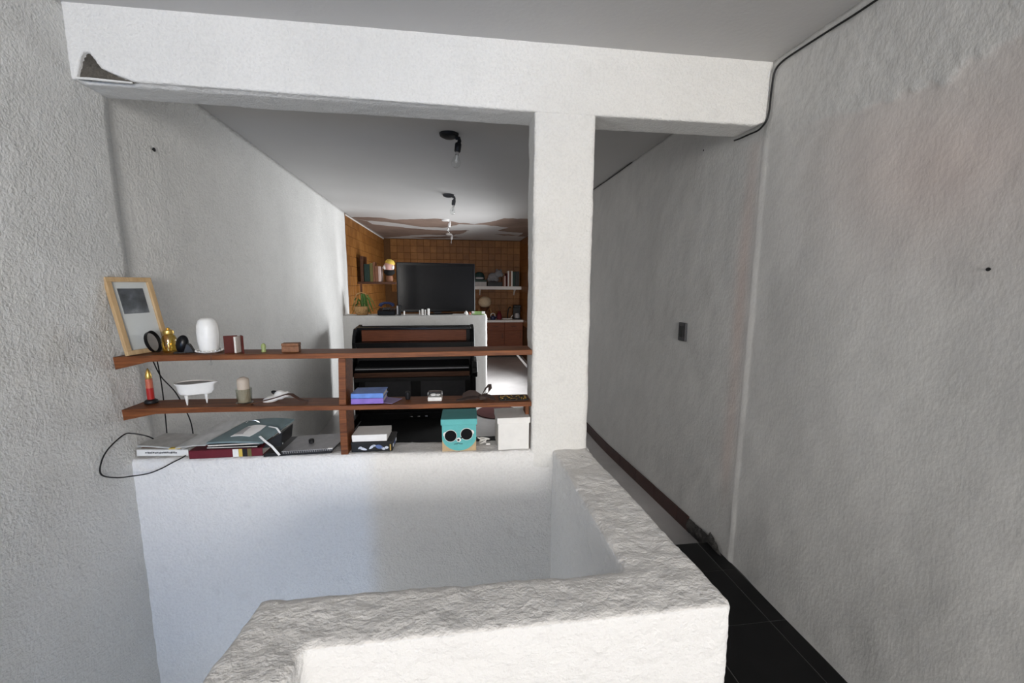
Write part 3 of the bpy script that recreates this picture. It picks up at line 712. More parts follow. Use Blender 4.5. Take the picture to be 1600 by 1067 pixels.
# leather strap: a ribbon ribboning along the front of the shelf
def ribbon(name, pts, width, mat, parent=None, th=.002, wdir=(0, 1, 0), loc=None):
    vs = []; fs = []; W_ = Vector(wdir).normalized(); P = [Vector(p) for p in pts]; n = len(P)
    for i, p in enumerate(P):
        d = (P[min(i+1, n-1)]-P[max(i-1, 0)]).normalized(); nn = d.cross(W_).normalized()
        wd = width[i] if isinstance(width, list) else width
        for sw, st in ((-1, -1), (1, -1), (1, 1), (-1, 1)): vs.append(tuple(p+W_*wd/2*sw+nn*th/2*st))
    for i in range(n-1):
        for k in range(4): l = (k+1) % 4; fs.append((i*4+k, i*4+l, i*4+4+l, i*4+4+k))
    fs.append((0, 1, 2, 3)); fs.append(tuple((n-1)*4+k for k in range(4)))
    return MB().add(vs, fs).obj(name, mat, parent, smooth=True, loc=loc)
x = -0.82
o = ribbon('leather_strap', [(-.108, -.014, .002), (-.113, -.014, .007), (-.104, -.013, .013), (-.07, -.010, .018), (-.03, -.006, .026), (.005, .002, .036), (.03, .008, .043), (.05, .013, .040), (.065, .018, .026), (.085, .020, .010), (.115, .022, .0035)], [.014, .016, .02, .024, .026, .03, .032, .03, .028, .026, .02], M['leather'], loc=(x, 1.935, z2(x)+.0012))
tag(o, 'brown leather strap curling along the lower shelf', 'strap')
# blue and purple books, leaflet
x = -0.425
bk = book('book', 'purple book under the blue one on the lower shelf', .146, .118, .026, x, 1.965, z2(x)+.0022, R(0), M['purple'])
book('book', 'blue book lying on top of the purple one', .146, .116, .023, x+.001, 1.966, z2(x)+.0288, R(-1), M['blue'])
o = MB().box(-.055, .045, -.045, .045, 0, .002).obj('leaflet', M['lilac'], loc=(-.337, 1.962, z2(-.33)+.0012), rot=(0, 0, R(-24))); tag(o, 'lilac leaflet sticking out right of the purple book', 'leaflet')
x = -0.250
t_ = place('pot', 'tiny black pot on the lower shelf between the books and the silver box', 'pot', x, 1.985, z2(x)+.0006)
MB().lathe([(0, 0), (.010, 0), (.012, .004), (.012, .026), (0, .0262)], 16).obj('body', M['black'], t_, smooth=True)
MB().lathe([(0, .0265), (.0125, .0265), (.0125, .036), (.008, .039), (0, .0395)], 16).obj('lid', M['black'], t_, smooth=True)
x = -0.117
t_ = place('trinket_box', 'small white box with a clear lid on the lower shelf', 'box', x, 1.958, z2(x)+.0006, R(-3))
MB().box(-.034, .034, -.022, .022, 0, .020).obj('base', M['white_gloss'], t_, bevel=.004)
b = MB(); b.box(-.034, .034, -.022, .022, .0205, .046); b.obj('lid', M['clear'], t_, bevel=.006)
b = MB(); b.sphere((-.008, -.002, .028), .016, .012, .007); b.sphere((.014, .004, .026), .012, .011, .005); b.obj('tissue', M['white'], t_, smooth=True)
# brown ribbon bow
x = 0.105
t_ = place('ribbon_bow', 'dark brown ribbon bow lying on the lower shelf', 'ribbon', x, 1.955, z2(x)+.001)
WD = (0.15, 0.75, 0.62)
ribbon('loop', [(0, 0, .018), (-.03, 0, .034), (-.06, .002, .034), (-.088, .004, .022), (-.06, -.006, .016), (-.03, -.006, .016), (0, 0, .018)], [.02, .030, .034, .028, .026, .026, .02], M['dark_brown_cloth'], t_, .002, WD)
ribbon('loop', [(0, 0, .018), (.018, .004, .040), (.030, .008, .064), (.046, .010, .066), (.046, .004, .044), (.028, .0, .024), (0, 0, .018)], [.02, .030, .034, .026, .034, .030, .02], M['dark_brown_cloth'], t_, .002, (.5, .6, .4))
ribbon('tail', [(0, -.004, .016), (-.04, -.012, .018), (-.08, -.018, .012), (-.12, -.022, .006)], [.018, .026, .026, .010], M['dark_brown_cloth'], t_, .002, (.1, .9, .25))
ribbon('tail', [(0, -.004, .016), (.022, -.016, .026), (.048, -.022, .018), (.068, -.026, .010)], [.018, .030, .036, .026], M['dark_brown_cloth'], t_, .002, (-.2, .85, .35))
ribbon('tail', [(0, -.008, .018), (.006, -.018, .020), (.012, -.030, .008)], [.020, .030, .034], M['dark_brown_cloth'], t_, .002, (.9, .1, .1))
MB().sphere((0, -.002, .014), .014, .014, .012).obj('knot', M['dark_brown_cloth'], t_, smooth=True)
# beads on a dark tray
x = 0.268
t_ = place('bead_tray', 'flat black tray of gold beads at the pillar end of the lower shelf', 'tray', x, 1.962, z2(x)+.0012)
MB().box(-.072, .072, -.040, .046, 0, .004).obj('tray', M['black'], t_, bevel=.001)
rr = random.Random(5); b = MB()
for k in range(44):
    px, py = rr.uniform(-.066, .066), rr.uniform(-.036, .028); r_ = rr.uniform(.0018, .0035); b.sphere((px, py, .0042+r_), r_, seg=7, rings=5)
tag(b.obj('gold_beads', M['gold'], t_, smooth=True), 'scattered gold beads', None, None, 'stuff')

# ---- sill (top of the half wall)
def onz(x): return zs(x)+.004
# bottom-left white paperback, maroon album
x = -1.322
t_ = book('book', 'white paperback at the bottom left of the pile on the half wall', .212, .135, .030, x, 1.992, onz(x)+.001, R(0), M['white'], spine=M['white'])
t_.rotation_euler = (0, R(2.2), R(-1))
bx_ = MB(); rr = random.Random(2); px = -.07
while px < .055:
    wd = rr.uniform(.002, .006); bx_.box(px, px+wd, -.0684, -.0676, .011+rr.uniform(0, .002), .018+rr.uniform(0, .003)); px += wd+.002
bx_.obj('spine_lettering', M['dark_grey'], t_)
MB().box(-.100, .02, -.05, .066, .0302, .0308).obj('cover_photo', M['brown_cover'], t_)
x = -1.045
t_ = book('book', 'large maroon album lying under the teal gift bag', .305, .14, .038, x, 1.965, onz(x), R(0.5), M['maroon'], spine=M['maroon'])
for xa, xb_, mt in ((.028, .052, 'white'), (.053, .068, 'yellow'), (.069, .088, 'black'), (.090, .106, 'olive')):
    MB().box(xa, xb_, -.0712, -.0698, .001, .037).obj('spine_label', M[mt], t_)
# black notebooks
x = -1.02
bz = onz(x)+.0385
book('book', 'thin black notebook directly on the maroon album', .215, .12, .010, x, 1.965, bz, R(-2), M['black'], M['white'], spine=M['pages'])
book('book', 'second thin black notebook just under the teal gift bag', .215, .12, .012, x+.003, 1.967, bz+.0105, R(1), M['black'], M['white'], spine=M['pages'])
# magazines: two sagging sheets
def sheet(name, label, cat, corners, mat, th, sag=0.0, n=10, parent=None):
    P = [Vector(c) for c in corners]; c0 = sum(P, Vector())/4; vs = []; fs = []
    for i in range(n+1):
        for j in range(n+1):
            u, v = i/n, j/n
            p = (P[0]*(1-u)+P[1]*u)*(1-v)+(P[3]*(1-u)+P[2]*u)*v
            p = p+Vector((0, 0, sag*math.sin(PI*u)*(0.5+.5*v)))-c0
            vs.append(tuple(p))
    k = n+1; tot = k*k
    for i in range(tot): vs.append((vs[i][0], vs[i][1], vs[i][2]-th))
    for i in range(n):
        for j in range(n):
            a = i*k+j; fs.append((a, a+k, a+k+1, a+1)); fs.append((tot+a, tot+a+1, tot+a+k+1, tot+a+k))
    for i in range(n):
        for a, c in ((i*k, (i+1)*k), ((i+1)*k+n, i*k+n), (i+1, i), (n*k+i, n*k+i+1)): fs.append((a, c, tot+c, tot+a))
    o = MB().add(vs, fs).obj(name, mat, parent, smooth=True, loc=None if parent else tuple(c0))
    if parent: o.location = tuple(c0-Vector(parent.location))
    if label: tag(o, label, cat)
    return o
z0 = onz(-1.3)+.036
sheet('magazine', 'grey folded newspaper lying on the white paperback', 'magazine', [(-1.425, 1.93, z0+.018), (-1.235, 1.905, z0+.004), (-1.16, 2.03, z0+.010), (-1.385, 2.045, z0+.030)], M['newsprint'], .007, .006)
o = MB().box(-.022, .022, -.008, .010, 0, .004).obj('label_card', M['yellow'], loc=(-1.255, 1.905, z0+.006)); tag(o, 'yellow card at the edge of the folded newspaper', 'card')
sheet('magazine', 'pale grey magazine propped slanting against the teal gift bag', 'magazine', [(-1.245, 1.888, z0+.016), (-1.125, 1.893, z0+.022), (-1.035, 2.045, z0+.076), (-1.13, 2.045, z0+.078)], M['newsprint'], .005, .006)
# teal gift bag
GB = place('gift_bag', 'teal paper gift bag with white ribbons lying on the pile', 'bag', -0.985, 1.96, bz+.046)
cs = [(-1.115, 1.885, bz+.040), (-0.885, 1.888, bz+.030), (-0.800, 2.035, bz+.086), (-1.02, 2.04, bz+.082)]
sheet('bag_body', None, None, cs, M['teal_grey'], .008, .010, parent=GB)
sheet('card', None, None, [(-1.03, 1.915, bz+.0535), (-0.950, 1.915, bz+.0505), (-0.895, 1.985, bz+.0715), (-0.985, 1.985, bz+.075)], M['white'], .002, .006, parent=GB)
sheet('card_picture', None, None, [(-1.018, 1.925, bz+.0590), (-0.972, 1.925, bz+.0570), (-0.945, 1.975, bz+.0710), (-0.992, 1.975, bz+.0735)], M['grey_card'], .001, .003, parent=GB)
def rel(p): return tuple(Vector(p)-Vector(GB.location))
ribbon('ribbon', [rel(p) for p in ((-0.905, 1.91, bz+.050), (-0.872, 1.888, bz+.032), (-0.845, 1.884, bz+.010), (-0.828, 1.884, bz-.015), (-0.815, 1.884, bz-.034))], .010, M['white'], GB, .0015, (1, .3, .3))
ribbon('ribbon', [rel(p) for p in ((-0.885, 1.96, bz+.078), (-0.845, 1.945, bz+.074), (-0.822, 1.93, bz+.050), (-0.818, 1.925, bz+.020), (-0.816, 1.92, bz+.004))], .008, M['white'], GB, .0015, (1, .3, .3))
MB().prism([(-.895, bz-.006), (-.815, bz+.0), (-.805, bz+.066), (-.87, bz+.026)], 1.905, 2.03, 'xz', mat=Matrix.Translation(-Vector(GB.location))).obj('gusset', M['black'], GB, bevel=.002)
MB().tube([rel(p) for p in ((-1.0, 1.995, bz+.088), (-.985, 1.99, bz+.100), (-.955, 1.99, bz+.100), (-.94, 1.995, bz+.088))], .0022, 6).obj('handle', M['metal'], GB, smooth=True)
# dark folder under, spiral notebook, eraser
x = -0.775
t_ = place('folder', 'black folder lying under the grey spiral notebook', 'folder', x, 1.985, onz(x), R(2))
MB().box(-.118, .175, -.085, .135, 0, .010).obj('cover', M['black'], t_, bevel=.002); MB().box(-.112, .170, -.080, .130, .0102, .0125).obj('sheet', M['dark_grey'], t_)
x = -0.70
t_ = place('spiral_notebook', 'grey spiral notebook lying beside the wooden divider', 'notebook', x, 1.975, onz(x)+.0135, R(3))
MB().prism([(-.112, -.074), (.106, -.074), (.135, .12), (-.100, .12)], .0, .010, 'xy').obj('pages', M['dark_grey'], t_)
MB().prism([(-.114, -.076), (.108, -.076), (.137, .122), (-.102, .122)], .0102, .012, 'xy').obj('cover', M['silver'], t_)
for k in range(22):
    px = -.104+k*.0094
    b = MB(); b.tube([(px, -.071+.006*math.cos(a), .006+.007*math.sin(a)) for a in [2*PI*q/10 for q in range(10)]], .0011, 5, closed=True); b.obj('coil', M['metal'], t_, smooth=True)
MB().box(.085, .106, -.080, -.068, .011, .015).obj('end_cap', M['white'], t_)
tag(MB().lathe([(0, 0), (.011, 0), (.013, .004), (.013, .016), (.009, .020), (0, .0205)], 8).obj('eraser', M['black'], loc=(-0.710, 1.985, onz(-.71)+.0262)), 'small black knob lying on the grey spiral notebook', 'knob')
# patterned tin, white box
x = -0.415
t_ = place('tin', 'black tin printed with blue and white shoes', 'tin', x, 1.985, onz(x)+.0005, R(-1))
MB().box(-.095, .095, -.066, .066, 0, .046).obj('body', M['black'], t_, bevel=.004)
MB().box(-.097, .097, -.068, .068, .040, .051).obj('lid', M['black'], t_, bevel=.003)
def blob(cx, cz, rx, rz, rot, mat):
    pts = []
    for k in range(14):
        a = 2*PI*k/14; px, pz = rx*math.cos(a)*(1+.2*math.cos(2*a)), rz*math.sin(a); pts.append((cx+px*math.cos(rot)-pz*math.sin(rot), cz+px*math.sin(rot)+pz*math.cos(rot)))
    MB().prism(pts, -.0672, -.0655, 'xz').obj('printed_shoe', M[mat], t_)
blob(-.042, .018, .017, .006, -.3, 'pale_print'); blob(-.055, .023, .008, .005, .5, 'pale_print'); blob(.000, .026, .014, .006, .7, 'pale_print'); blob(.010, .032, .008, .005, 0, 'pale_print'); blob(.034, .025, .016, .010, -.3, 'denim'); blob(.052, .016, .009, .006, -.5, 'pale_print'); blob(.068, .020, .008, .007, 0, 'pale_print')
MB().box(.083, .089, -.0672, -.0655, .006, .036).obj('printed_band', M['gold'], t_)
for k in range(3):
    pts = [(-.04+k*.036+.012*math.cos(2*PI*q/12), .022+.009*math.sin(2*PI*q/12)) for q in range(12)]
    MB().prism(pts, .0945, .0965, 'yz').obj('printed_shoe', M['pale_print' if k != 1 else 'denim'], t_)
t_ = place('card_box', 'flat white card box on top of the black printed tin', 'box', x-.010, 1.985, onz(x)+.0525, R(-1))
MB().box(-.080, .080, -.062, .062, 0, .020).obj('base', M['white'], t_, bevel=.001); MB().box(-.081, .081, -.063, .063, .012, .033).obj('lid', M['white'], t_, bevel=.0015)
# cat gift box
x = -0.001
t_ = place('gift_box', 'teal cube gift box with a cat face in black sunglasses', 'box', x, 1.985, onz(x)+.0005, R(-1.5))
MB().box(-.082, .082, -.078, .078, 0, .134).obj('body', M['kraft'], t_, bevel=.001)
# teal face panel: rounded disc on the front filling the top
pts = [(-.082, .133), (-.082, .075)]
for k in range(17):
    a = PI+PI*k/16; pts.append((.084*math.cos(a) if abs(math.cos(a)) < .97 else .082*math.copysign(1, math.cos(a)), .078+.075*math.sin(a)))
pts += [(.082, .075), (.082, .133)]
MB().prism(pts, -.0792, -.0781, 'xz').obj('face', M['teal'], t_)
def disc(cx, cz, r, y, th, name, mat, sx=1.0, n=28):
    MB().prism([(cx+r*sx*math.cos(2*PI*k/n), cz+r*math.sin(2*PI*k/n)) for k in range(n)], y-th, y, 'xz').obj(name, M[mat], t_)
for cx, cz in ((-.041, .079), (.036, .086)):
    disc(cx, cz, .0305, -.0793, .0008, 'lens_rim', 'white'); disc(cx, cz, .0282, -.0802, .0012, 'sunglass_lens', 'black_gloss')
    disc(cx-.024 if cx < 0 else cx+.024, cz+.008, .012, -.0793, .0006, 'cheek', 'white')
disc(-.002, .058, .011, -.0793, .0004, 'muzzle', 'white')
disc(-.004, .058, .0055, -.0802, .0010, 'nose', 'black'); disc(.010, .068, .004, -.0802, .0010, 'nose_bridge', 'black')
MB().tube([(-.026, -.0799, .036), (-.018, -.0799, .038), (-.010, -.0799, .038), (-.004, -.0799, .043), (.002, -.0799, .038), (.010, -.0799, .038), (.016, -.0799, .037)], .0013, 6).obj('mouth', M['black'], t_, smooth=True)
MB().box(-.087, .087, -.084, .084, .1345, .163).obj('lid', M['teal'], t_, bevel=.0015)
# cable bundle
x = .118
t_ = place('cable_bundle', 'small bundle of white cable between the two cube boxes', 'cable', x, 2.002, onz(x)+.004)
rr = random.Random(9)
b = MB()
for k in range(3):
    b.tube([(-.030+.004*k+.018*math.cos(a)*(1+.2*k)+.030, .006*k-.012+.014*math.sin(a), .0045*k+.012+.010*math.cos(a+k)) for a in [2*PI*q/16 for q in range(16)]], .0028, 6, closed=True)
b.obj('coil', M['white_gloss'], t_, smooth=True)
MB().tube([(-.028, -.010, .032), (-.014, -.012, .024), (.0, -.014, .016), (.014, -.018, .006), (.024, -.026, .003)], .003, 6).obj('lead', M['white_gloss'], t_, smooth=True)
MB().box(.012, .034, -.036, -.024, .0, .008).obj('plug', M['white_gloss'], t_, bevel=.002)
# white cube box
x = .264
t_ = place('storage_box', 'plain white cube box with a lid next to the pillar', 'box', x, 1.990, onz(x)+.0005, R(0.5))
MB().box(-.077, .077, -.078, .078, 0, .138).obj('body', M['white'], t_, bevel=.0015); MB().box(-.082, .082, -.083, .083, .136, .165).obj('lid', M['white'], t_, bevel=.002)

# ---- cords
def spline(pts, n=6):
    P = [Vector(p) for p in pts]; out = []
    for i in range(len(P)-1):
        p0, p1, p2, p3 = P[max(i-1, 0)], P[i], P[i+1], P[min(i+2, len(P)-1)]
        for k in range(n):
            s = k/n; out.append(0.5*((2*p1)+(-p0+p2)*s+(2*p0-5*p1+4*p2-p3)*s*s+(-p0+3*p1-3*p2+p3)*s**3))
    out.append(P[-1]); return [tuple(p) for p in out]
def cord(name, label, pts, r, mat, cat='cable', group=None):
    p = spline(pts); c0 = Vector(p[0]); o = MB().tube([tuple(Vector(q)-c0) for q in p], r, 6).obj(name, mat, None, smooth=True, loc=tuple(c0)); return tag(o, label, cat, group)
cord('cord', 'black cord looping out in front of the half wall at the left end', [(-1.335, 1.90, .838), (-1.352, 1.885, .858), (-1.392, 1.872, .875), (-1.424, 1.866, .873), (-1.424, 1.78, .842), (-1.424, 1.74, .796), (-1.424, 1.74, .752), (-1.41, 1.79, .716), (-1.395, 1.84, .697), (-1.350, 1.872, .692), (-1.297, 1.872, .712), (-1.250, 1.874, .737), (-1.222, 1.882, .750), (-1.218, 1.905, .752)], .0028, M['black'])
cord('cord', 'black cord crossing behind the white leaf dish', [(-1.408, 2.05, 1.175), (-1.378, 2.05, 1.086), (-1.326, 2.05, 1.012), (-1.291, 2.052, .924), (-1.272, 2.052, .854), (-1.268, 2.052, .775)], .0028, M['black'])
cord('cord', 'black cord hanging straight down behind the slim red candle', [(-1.391, 2.056, 1.175), (-1.383, 2.056, 1.05), (-1.382, 2.056, .927), (-1.384, 2.056, .82), (-1.385, 2.052, .765)], .0028, M['black'])
cord('ceiling_cable', 'black cable running along the ceiling edge and around the beam', [(1.468, -1.0, 2.535), (1.468, .8, 2.52), (1.468, 1.4, 2.517), (1.468, 1.576, 2.523), (1.468, 1.746, 2.529), (1.468, 1.828, 2.527), (1.468, 1.866, 2.503), (1.468, 1.876, 2.433), (1.466, 1.876, 2.345), (1.464, 1.886, 2.300), (1.458, 1.925, 2.272), (1.450, 1.985, 2.270), (1.448, 2.05, 2.272), (1.455, 2.10, 2.28)], .0045, M['black'])
cord('ceiling_cable', 'thin dark cable tacked along the corridor ceiling edge', [(1.473, 5.2, 2.548), (1.473, 4.36, 2.548), (1.473, 4.0, 2.546), (1.473, 3.46, 2.552)], .0045, M['black'])
# wall switch in the corridor
t_ = place('light_switch', 'narrow dark grey light switch on the corridor wall', 'switch', 1.478, 2.512, 1.155)
MB().box(-.010, .006, -.042, .042, 0, .122).obj('plate', M['dark_grey'], t_, bevel=.004)
MB().box(-.015, -.0101, -.024, .020, .026, .098).obj('rocker', M['black'], t_, bevel=.002)
# screw eye and nail marks
t_ = place('screw_hook', 'small metal ring lying on the parapet by the pillar', 'ring', .575, 1.79, .7045)
MB().tube([(.008*math.cos(2*PI*q/14), .008*math.sin(2*PI*q/14), .003) for q in range(14)], .0022, 6, closed=True).obj('ring', M['metal'], t_, smooth=True)
for yk, zk, lb in ((2.34, 2.17, 'small dark nail high in the left wall under the beam'),):
    o = MB().lathe([(0, 0), (.004, 0), (.004, .008), (.010, .009), (.010, .011), (0, .012)], 10).obj('nail', M['black'], loc=(-1.495, yk, zk), rot=(0, R(90), 0)); tag(o, lb, 'nail')

for yk, zk, lb in ((.977, 1.571, 'tiny nail alone on the smooth right wall'), (2.42, 2.33, 'nail high on the corridor wall under the beam')):
    o = MB().lathe([(0, 0), (.003, 0), (.003, .004), (.0055, .005), (.0055, .006), (0, .0065)], 8).obj('nail', M['black'], loc=(1.486, yk, zk), rot=(0, R(-90), 0)); tag(o, lb, 'nail')
# ------------------------------------------------------------------ ceiling lamps
def lamp(x, y, label, mat, big):
    t_ = place('bulb_holder', label, 'ceiling lamp', x, y, CEIL-.0005, 0, 'bare bulbs in a row on the ceiling')
    MB().lathe([(0, 0), (.062, 0), (.058, -.018), (.035, -.030), (0, -.031)], 20, sx=1.1).obj('rose', mat, t_, smooth=True)
    b = MB(); b.tube([(.045, 0, -.024), (.068, 0, -.028), (.072, 0, -.045), (.066, 0, -.062)], .014, 10); b.obj('neck', mat, t_, smooth=True)
    mm = Matrix.Translation((.064, 0, -.060))@Matrix.Rotation(R(8), 4, 'Y')
    MB().lathe([(0, 0), (.021, -.001), (.023, -.008), (.022, -.055), (.018, -.060), (0, -.0601)], 18, mat=mm).obj('socket', mat, t_, smooth=True)
    MB().lathe([(0, -.0602), (.0125, -.0602), (.0125, -.072), (.012, -.078), (0, -.0781)], 14, mat=mm).obj('cap', M['metal'], t_, smooth=True)
    MB().lathe([(0, -.079), (.013, -.079), (.018, -.095), (.030, -.118), (.032, -.135), (.026, -.155), (.012, -.166), (0, -.168)], 20, mat=mm).obj('bulb', M['clear'], t_, smooth=True)
    MB().lathe([(0, -.079), (.004, -.080), (.006, -.110), (.010, -.125), (0, -.130)], 12, mat=mm).obj('filament_stem', M['white_gloss'], t_, smooth=True)
lamp(-0.05, 3.044, 'nearest bare bulb in a black ceiling holder', M['black'], 1)
lamp(-0.10, 5.016, 'second nearest bare bulb, in a grey ceiling holder', M['dark_grey'], 1)
lamp(-0.19, 6.912, 'third bare bulb, in a white holder on the stained ceiling', M['white_paint'], 1)
lamp(-0.18, 8.789, 'farthest bare bulb, near the ochre tiled wall', M['white_paint'], 1)

# ------------------------------------------------------------------ upright piano
FZ = -0.17
PN = thing('upright_piano', 'black upright piano with a brown upper panel in front of the grey low wall', 'piano', (-0.54, 5.25, FZ+.001))
def pb(name, mat, x0, x1, y0, y1, z0, z1, bev=.004): return MB().box(x0+.54, x1+.54, y0-5.25, y1-5.25, z0, z1).obj(name, mat, PN, bevel=bev)
XL, XR = -1.27, .195
for xa in (XL, XR-.045):
    MB().prism([(5.02-5.25, .10), (5.02-5.25, .98), (5.06-5.25, 1.07), (5.12-5.25, 1.14), (5.42-5.25, 1.165), (5.42-5.25, .10)], xa+.54, xa+.045+.54, 'yz').obj('side_panel', M['black_gloss'], PN, bevel=.008)
    MB().prism([(4.72-5.25, .60), (4.70-5.25, .66), (4.72-5.25, .72), (4.80-5.25, .78), (5.019-5.25, .80), (5.019-5.25, .60)], xa+(-.02 if xa < -.5 else .0)+.54, xa+.065+(-.02 if xa < -.5 else 0)+.54, 'yz').obj('key_arm', M['black_gloss'], PN, bevel=.01)
    pb('leg', M['black_gloss'], xa+.005, xa+.048, 4.74, 4.79, .0995, .60)
    pb('toe_block', M['black'], xa, xa+.05, 4.72, 5.42, 0, .099)
pb('back_board', M['black'], XL+.046, XR-.046, 5.36, 5.42, .05, 1.15)
tag(pb('upper_panel', M['red_wood'], XL+.10, XR-.10, 5.10, 5.14, .99, 1.128), 'red brown music panel')
pb('top_rail', M['black_gloss'], XL+.046, XR-.046, 5.08, 5.14, 1.13, 1.16)
pb('music_shelf', M['black_gloss'], XL+.046, XR-.046, 4.99, 5.14, .93, .985)
pb('front_panel', M['black'], XL+.046, XR-.046, 5.06, 5.10, .68, .925)
MB().prism([(4.80-5.25, .655), (4.79-5.25, .685), (4.84-5.25, .715), (5.055-5.25, .76), (5.055-5.25, .655)], XL+.07+.54, XR-.07+.54, 'yz').obj('fallboard', M['black_gloss'], PN, bevel=.004)
MB().tube([(XL+.08+.54, 4.80-5.25, .701), (XR-.08+.54, 4.80-5.25, .701)], .006, 8).obj('fallboard_highlight', M['silver'], PN, smooth=True)  # pale strip standing in for the highlight along the lid edge
tag(pb('key_slip', M['dark_wood'], XL+.07, XR-.07, 4.76, 4.789, .61, .665), 'dark brown key slip')
pb('key_bed', M['black'], XL+.066, XR-.066, 4.76, 5.055, .56, .605)
pb('lower_panel', M['black'], XL+.046, XR-.046, 5.08, 5.11, .09, .555)
for xa, xb_ in ((XL+.12, -.60), (-.48, XR-.12)): pb('lower_inset', M['dark_grey'], xa, xb_, 5.07, 5.079, .14, .50)
pb('plinth', M['black'], XL+.046, XR-.046, 5.05, 5.36, 0, .088)
for k in range(3): MB().prism([(-.05+k*.09-.016, -.30), (-.05+k*.09+.016, -.30), (-.05+k*.09+.012, -.19), (-.05+k*.09-.012, -.19)], .06, .072, 'xy').obj('pedal', M['metal'], PN, bevel=.002)
# mat and rug
o = MB().prism([(-1.1, -.34), (.62, -.34), (.62, .11), (.34, .11), (.34, .80), (-1.0, .80), (-1.0, .48), (-1.1, .48)], 0, .012, 'xy').obj('floor_mat', M['black_cloth'], bevel=.004, loc=(-0.20, 4.23, -.1698)); tag(o, 'black mat on the floor in front of the piano', 'mat')  # rear tongue under the key bed added for the piano's shade on the floor
o.rotation_euler = (0, 0, 0)
o = MB().lathe([(0, 0), (.27, 0), (.285, .004), (.28, .011), (0, .012)], 40).obj('round_rug', M['dark_red'], smooth=True, loc=(.50, 5.22, -.1695)); tag(o, 'small round dark red rug beyond the piano end', 'rug')

# ------------------------------------------------------------------ on the grey low wall
LZ = 1.0665
TV = thing('television', 'large black flat television on the grey low wall', 'television', (-0.315, 6.28, LZ), R(11))
MB().box(-.585, .585, -.020, .030, .035, .765).obj('casing', M['black_gloss'], TV, bevel=.012)
MB().box(-.545, .545, -.0215, -.0201, .080, .725).obj('screen', M['screen'], TV)
MB().box(-.22, .22, -.090, .095, 0, .016).obj('stand_foot', M['black_gloss'], TV, bevel=.006)
MB().box(-.06, .06, -.010, .020, .0162, .040).obj('stand_neck', M['black'], TV)
# basket plant
t_ = thing('potted_plant', 'trailing green plant in a handled straw basket left of the television', 'plant', (-1.40, 6.20, LZ))
MB().lathe([(0, .001), (.075, 0), (.105, .05), (.110, .10), (.100, .125), (.092, .122), (.098, .09), (.09, .04), (0, .03)], 22).obj('basket', M['straw'], t_, smooth=True)
MB().tube([(-.10, 0, .11), (-.105, 0, .22), (-.06, 0, .30), (0, 0, .325), (.06, 0, .30), (.105, 0, .22), (.10, 0, .11)], .008, 8).obj('handle', M['straw'], t_, smooth=True)
MB().lathe([(0, .105), (.09, .105), (.088, .112), (0, .115)], 18).obj('soil', M['soil'], t_)
rr = random.Random(4)
for k in range(26):
    a = rr.uniform(-1.3, 1.5); L = rr.uniform(.12, .235); up_ = rr.uniform(.05, .20)
    if k % 3 == 0: a = rr.uniform(0, 2*PI)
    pts = []
    for q in range(7):
        s = q/6; pts.append((math.cos(a)*L*s, math.sin(a)*L*s*.45, .11+up_*math.sin(PI*min(1, s*1.05))*1.1-.16*s*s*(1 if up_ < .12 else .4)))
    pts = [(p[0], p[1], max(p[2], .006)) for p in pts]
    ribbon('leaf', pts, [.006, .016, .022, .022, .018, .012, .003], M['leaf'], t_, .0015, (-math.sin(a), math.cos(a), .25))
# telephone
t_ = thing('telephone', 'black desk telephone between the plant and the television', 'telephone', (-1.03, 6.17, LZ))
MB().prism([(-.10, 0), (.11, 0), (.11, .07), (.06, .10), (-.10, .06)], -.13, .12, 'yz').obj('base', M['black_gloss'], t_, bevel=.008)
b = MB(); b.tube([(-.11, .02, .125), (-.10, .02, .150), (-.05, .02, .172), (.02, .02, .172), (.07, .02, .150), (.08, .02, .125)], [.026, .026, .018, .018, .026, .026], 12); b.obj('handset', M['navy'], t_, smooth=True)
b = MB()
for r_ in range(3):
    for c_ in range(3): b.box(-.06+c_*.035, -.035+c_*.035, -.065+r_*.03, -.045+r_*.03, .078+r_*.010, .088+r_*.010)
b.obj('keypad', M['dark_grey'], t_, bevel=.001)
t_ = thing('speaker', 'small silver and black speaker between the telephone and the television', 'speaker', (-0.862, 6.115, LZ))
MB().box(-.028, .028, -.03, .03, 0, .145).obj('body', M['black'], t_, bevel=.004); MB().box(-.026, -.006, -.032, -.0305, .01, .135).obj('grille', M['silver'], t_)
tag(MB().lathe([(0, 0), (.010, 0), (.011, .04), (.007, .06), (0, .065)], 12).obj('vial', M['white_gloss'], smooth=True, loc=(-.785, 6.10, LZ)), 'single small white vial just right of the speaker', 'vial')
for k, (xk, hk, rk, lb) in enumerate(((-.562, .070, .009, 'leftmost, thinnest of the four white candles under the television'), (-.522, .088, .016, 'second from left of the four white candles under the television'), (-.482, .080, .011, 'third from left of the four white candles under the television'), (-.437, .094, .017, 'rightmost and tallest of the four white candles under the television'))):
    t_ = thing('candle', lb, 'candle', (xk, 6.095, LZ), 0, 'white candles under the television')
    MB().lathe([(0, 0), (rk, 0), (rk, hk-.006), (rk*.8, hk), (0, hk-.002)], 14).obj('wax', M['white_gloss'], t_, smooth=True)
    MB().tube([(0, 0, hk-.003), (0, .001, hk+.008)], .0014, 5).obj('wick', M['black'], t_)
tag(MB().lathe([(0, 0), (.020, 0), (.030, .014), (.026, .036), (.014, .046), (.010, .058), (0, .060)], 16).obj('ornament', M['white_gloss'], smooth=True, loc=(.115, 6.12, LZ)), 'small round white ornament under the right of the television', 'ornament')
tag(MB().lathe([(0, 0), (.010, 0), (.012, .02), (.006, .04), (0, .042)], 12).obj('ornament', M['orange_red'], smooth=True, loc=(.172, 6.12, LZ)), 'tiny pinkish red ornament at the television corner', 'ornament')
t_ = thing('tray', 'pale green open tray at the right end of the grey low wall', 'tray', (.30, 6.20, LZ))
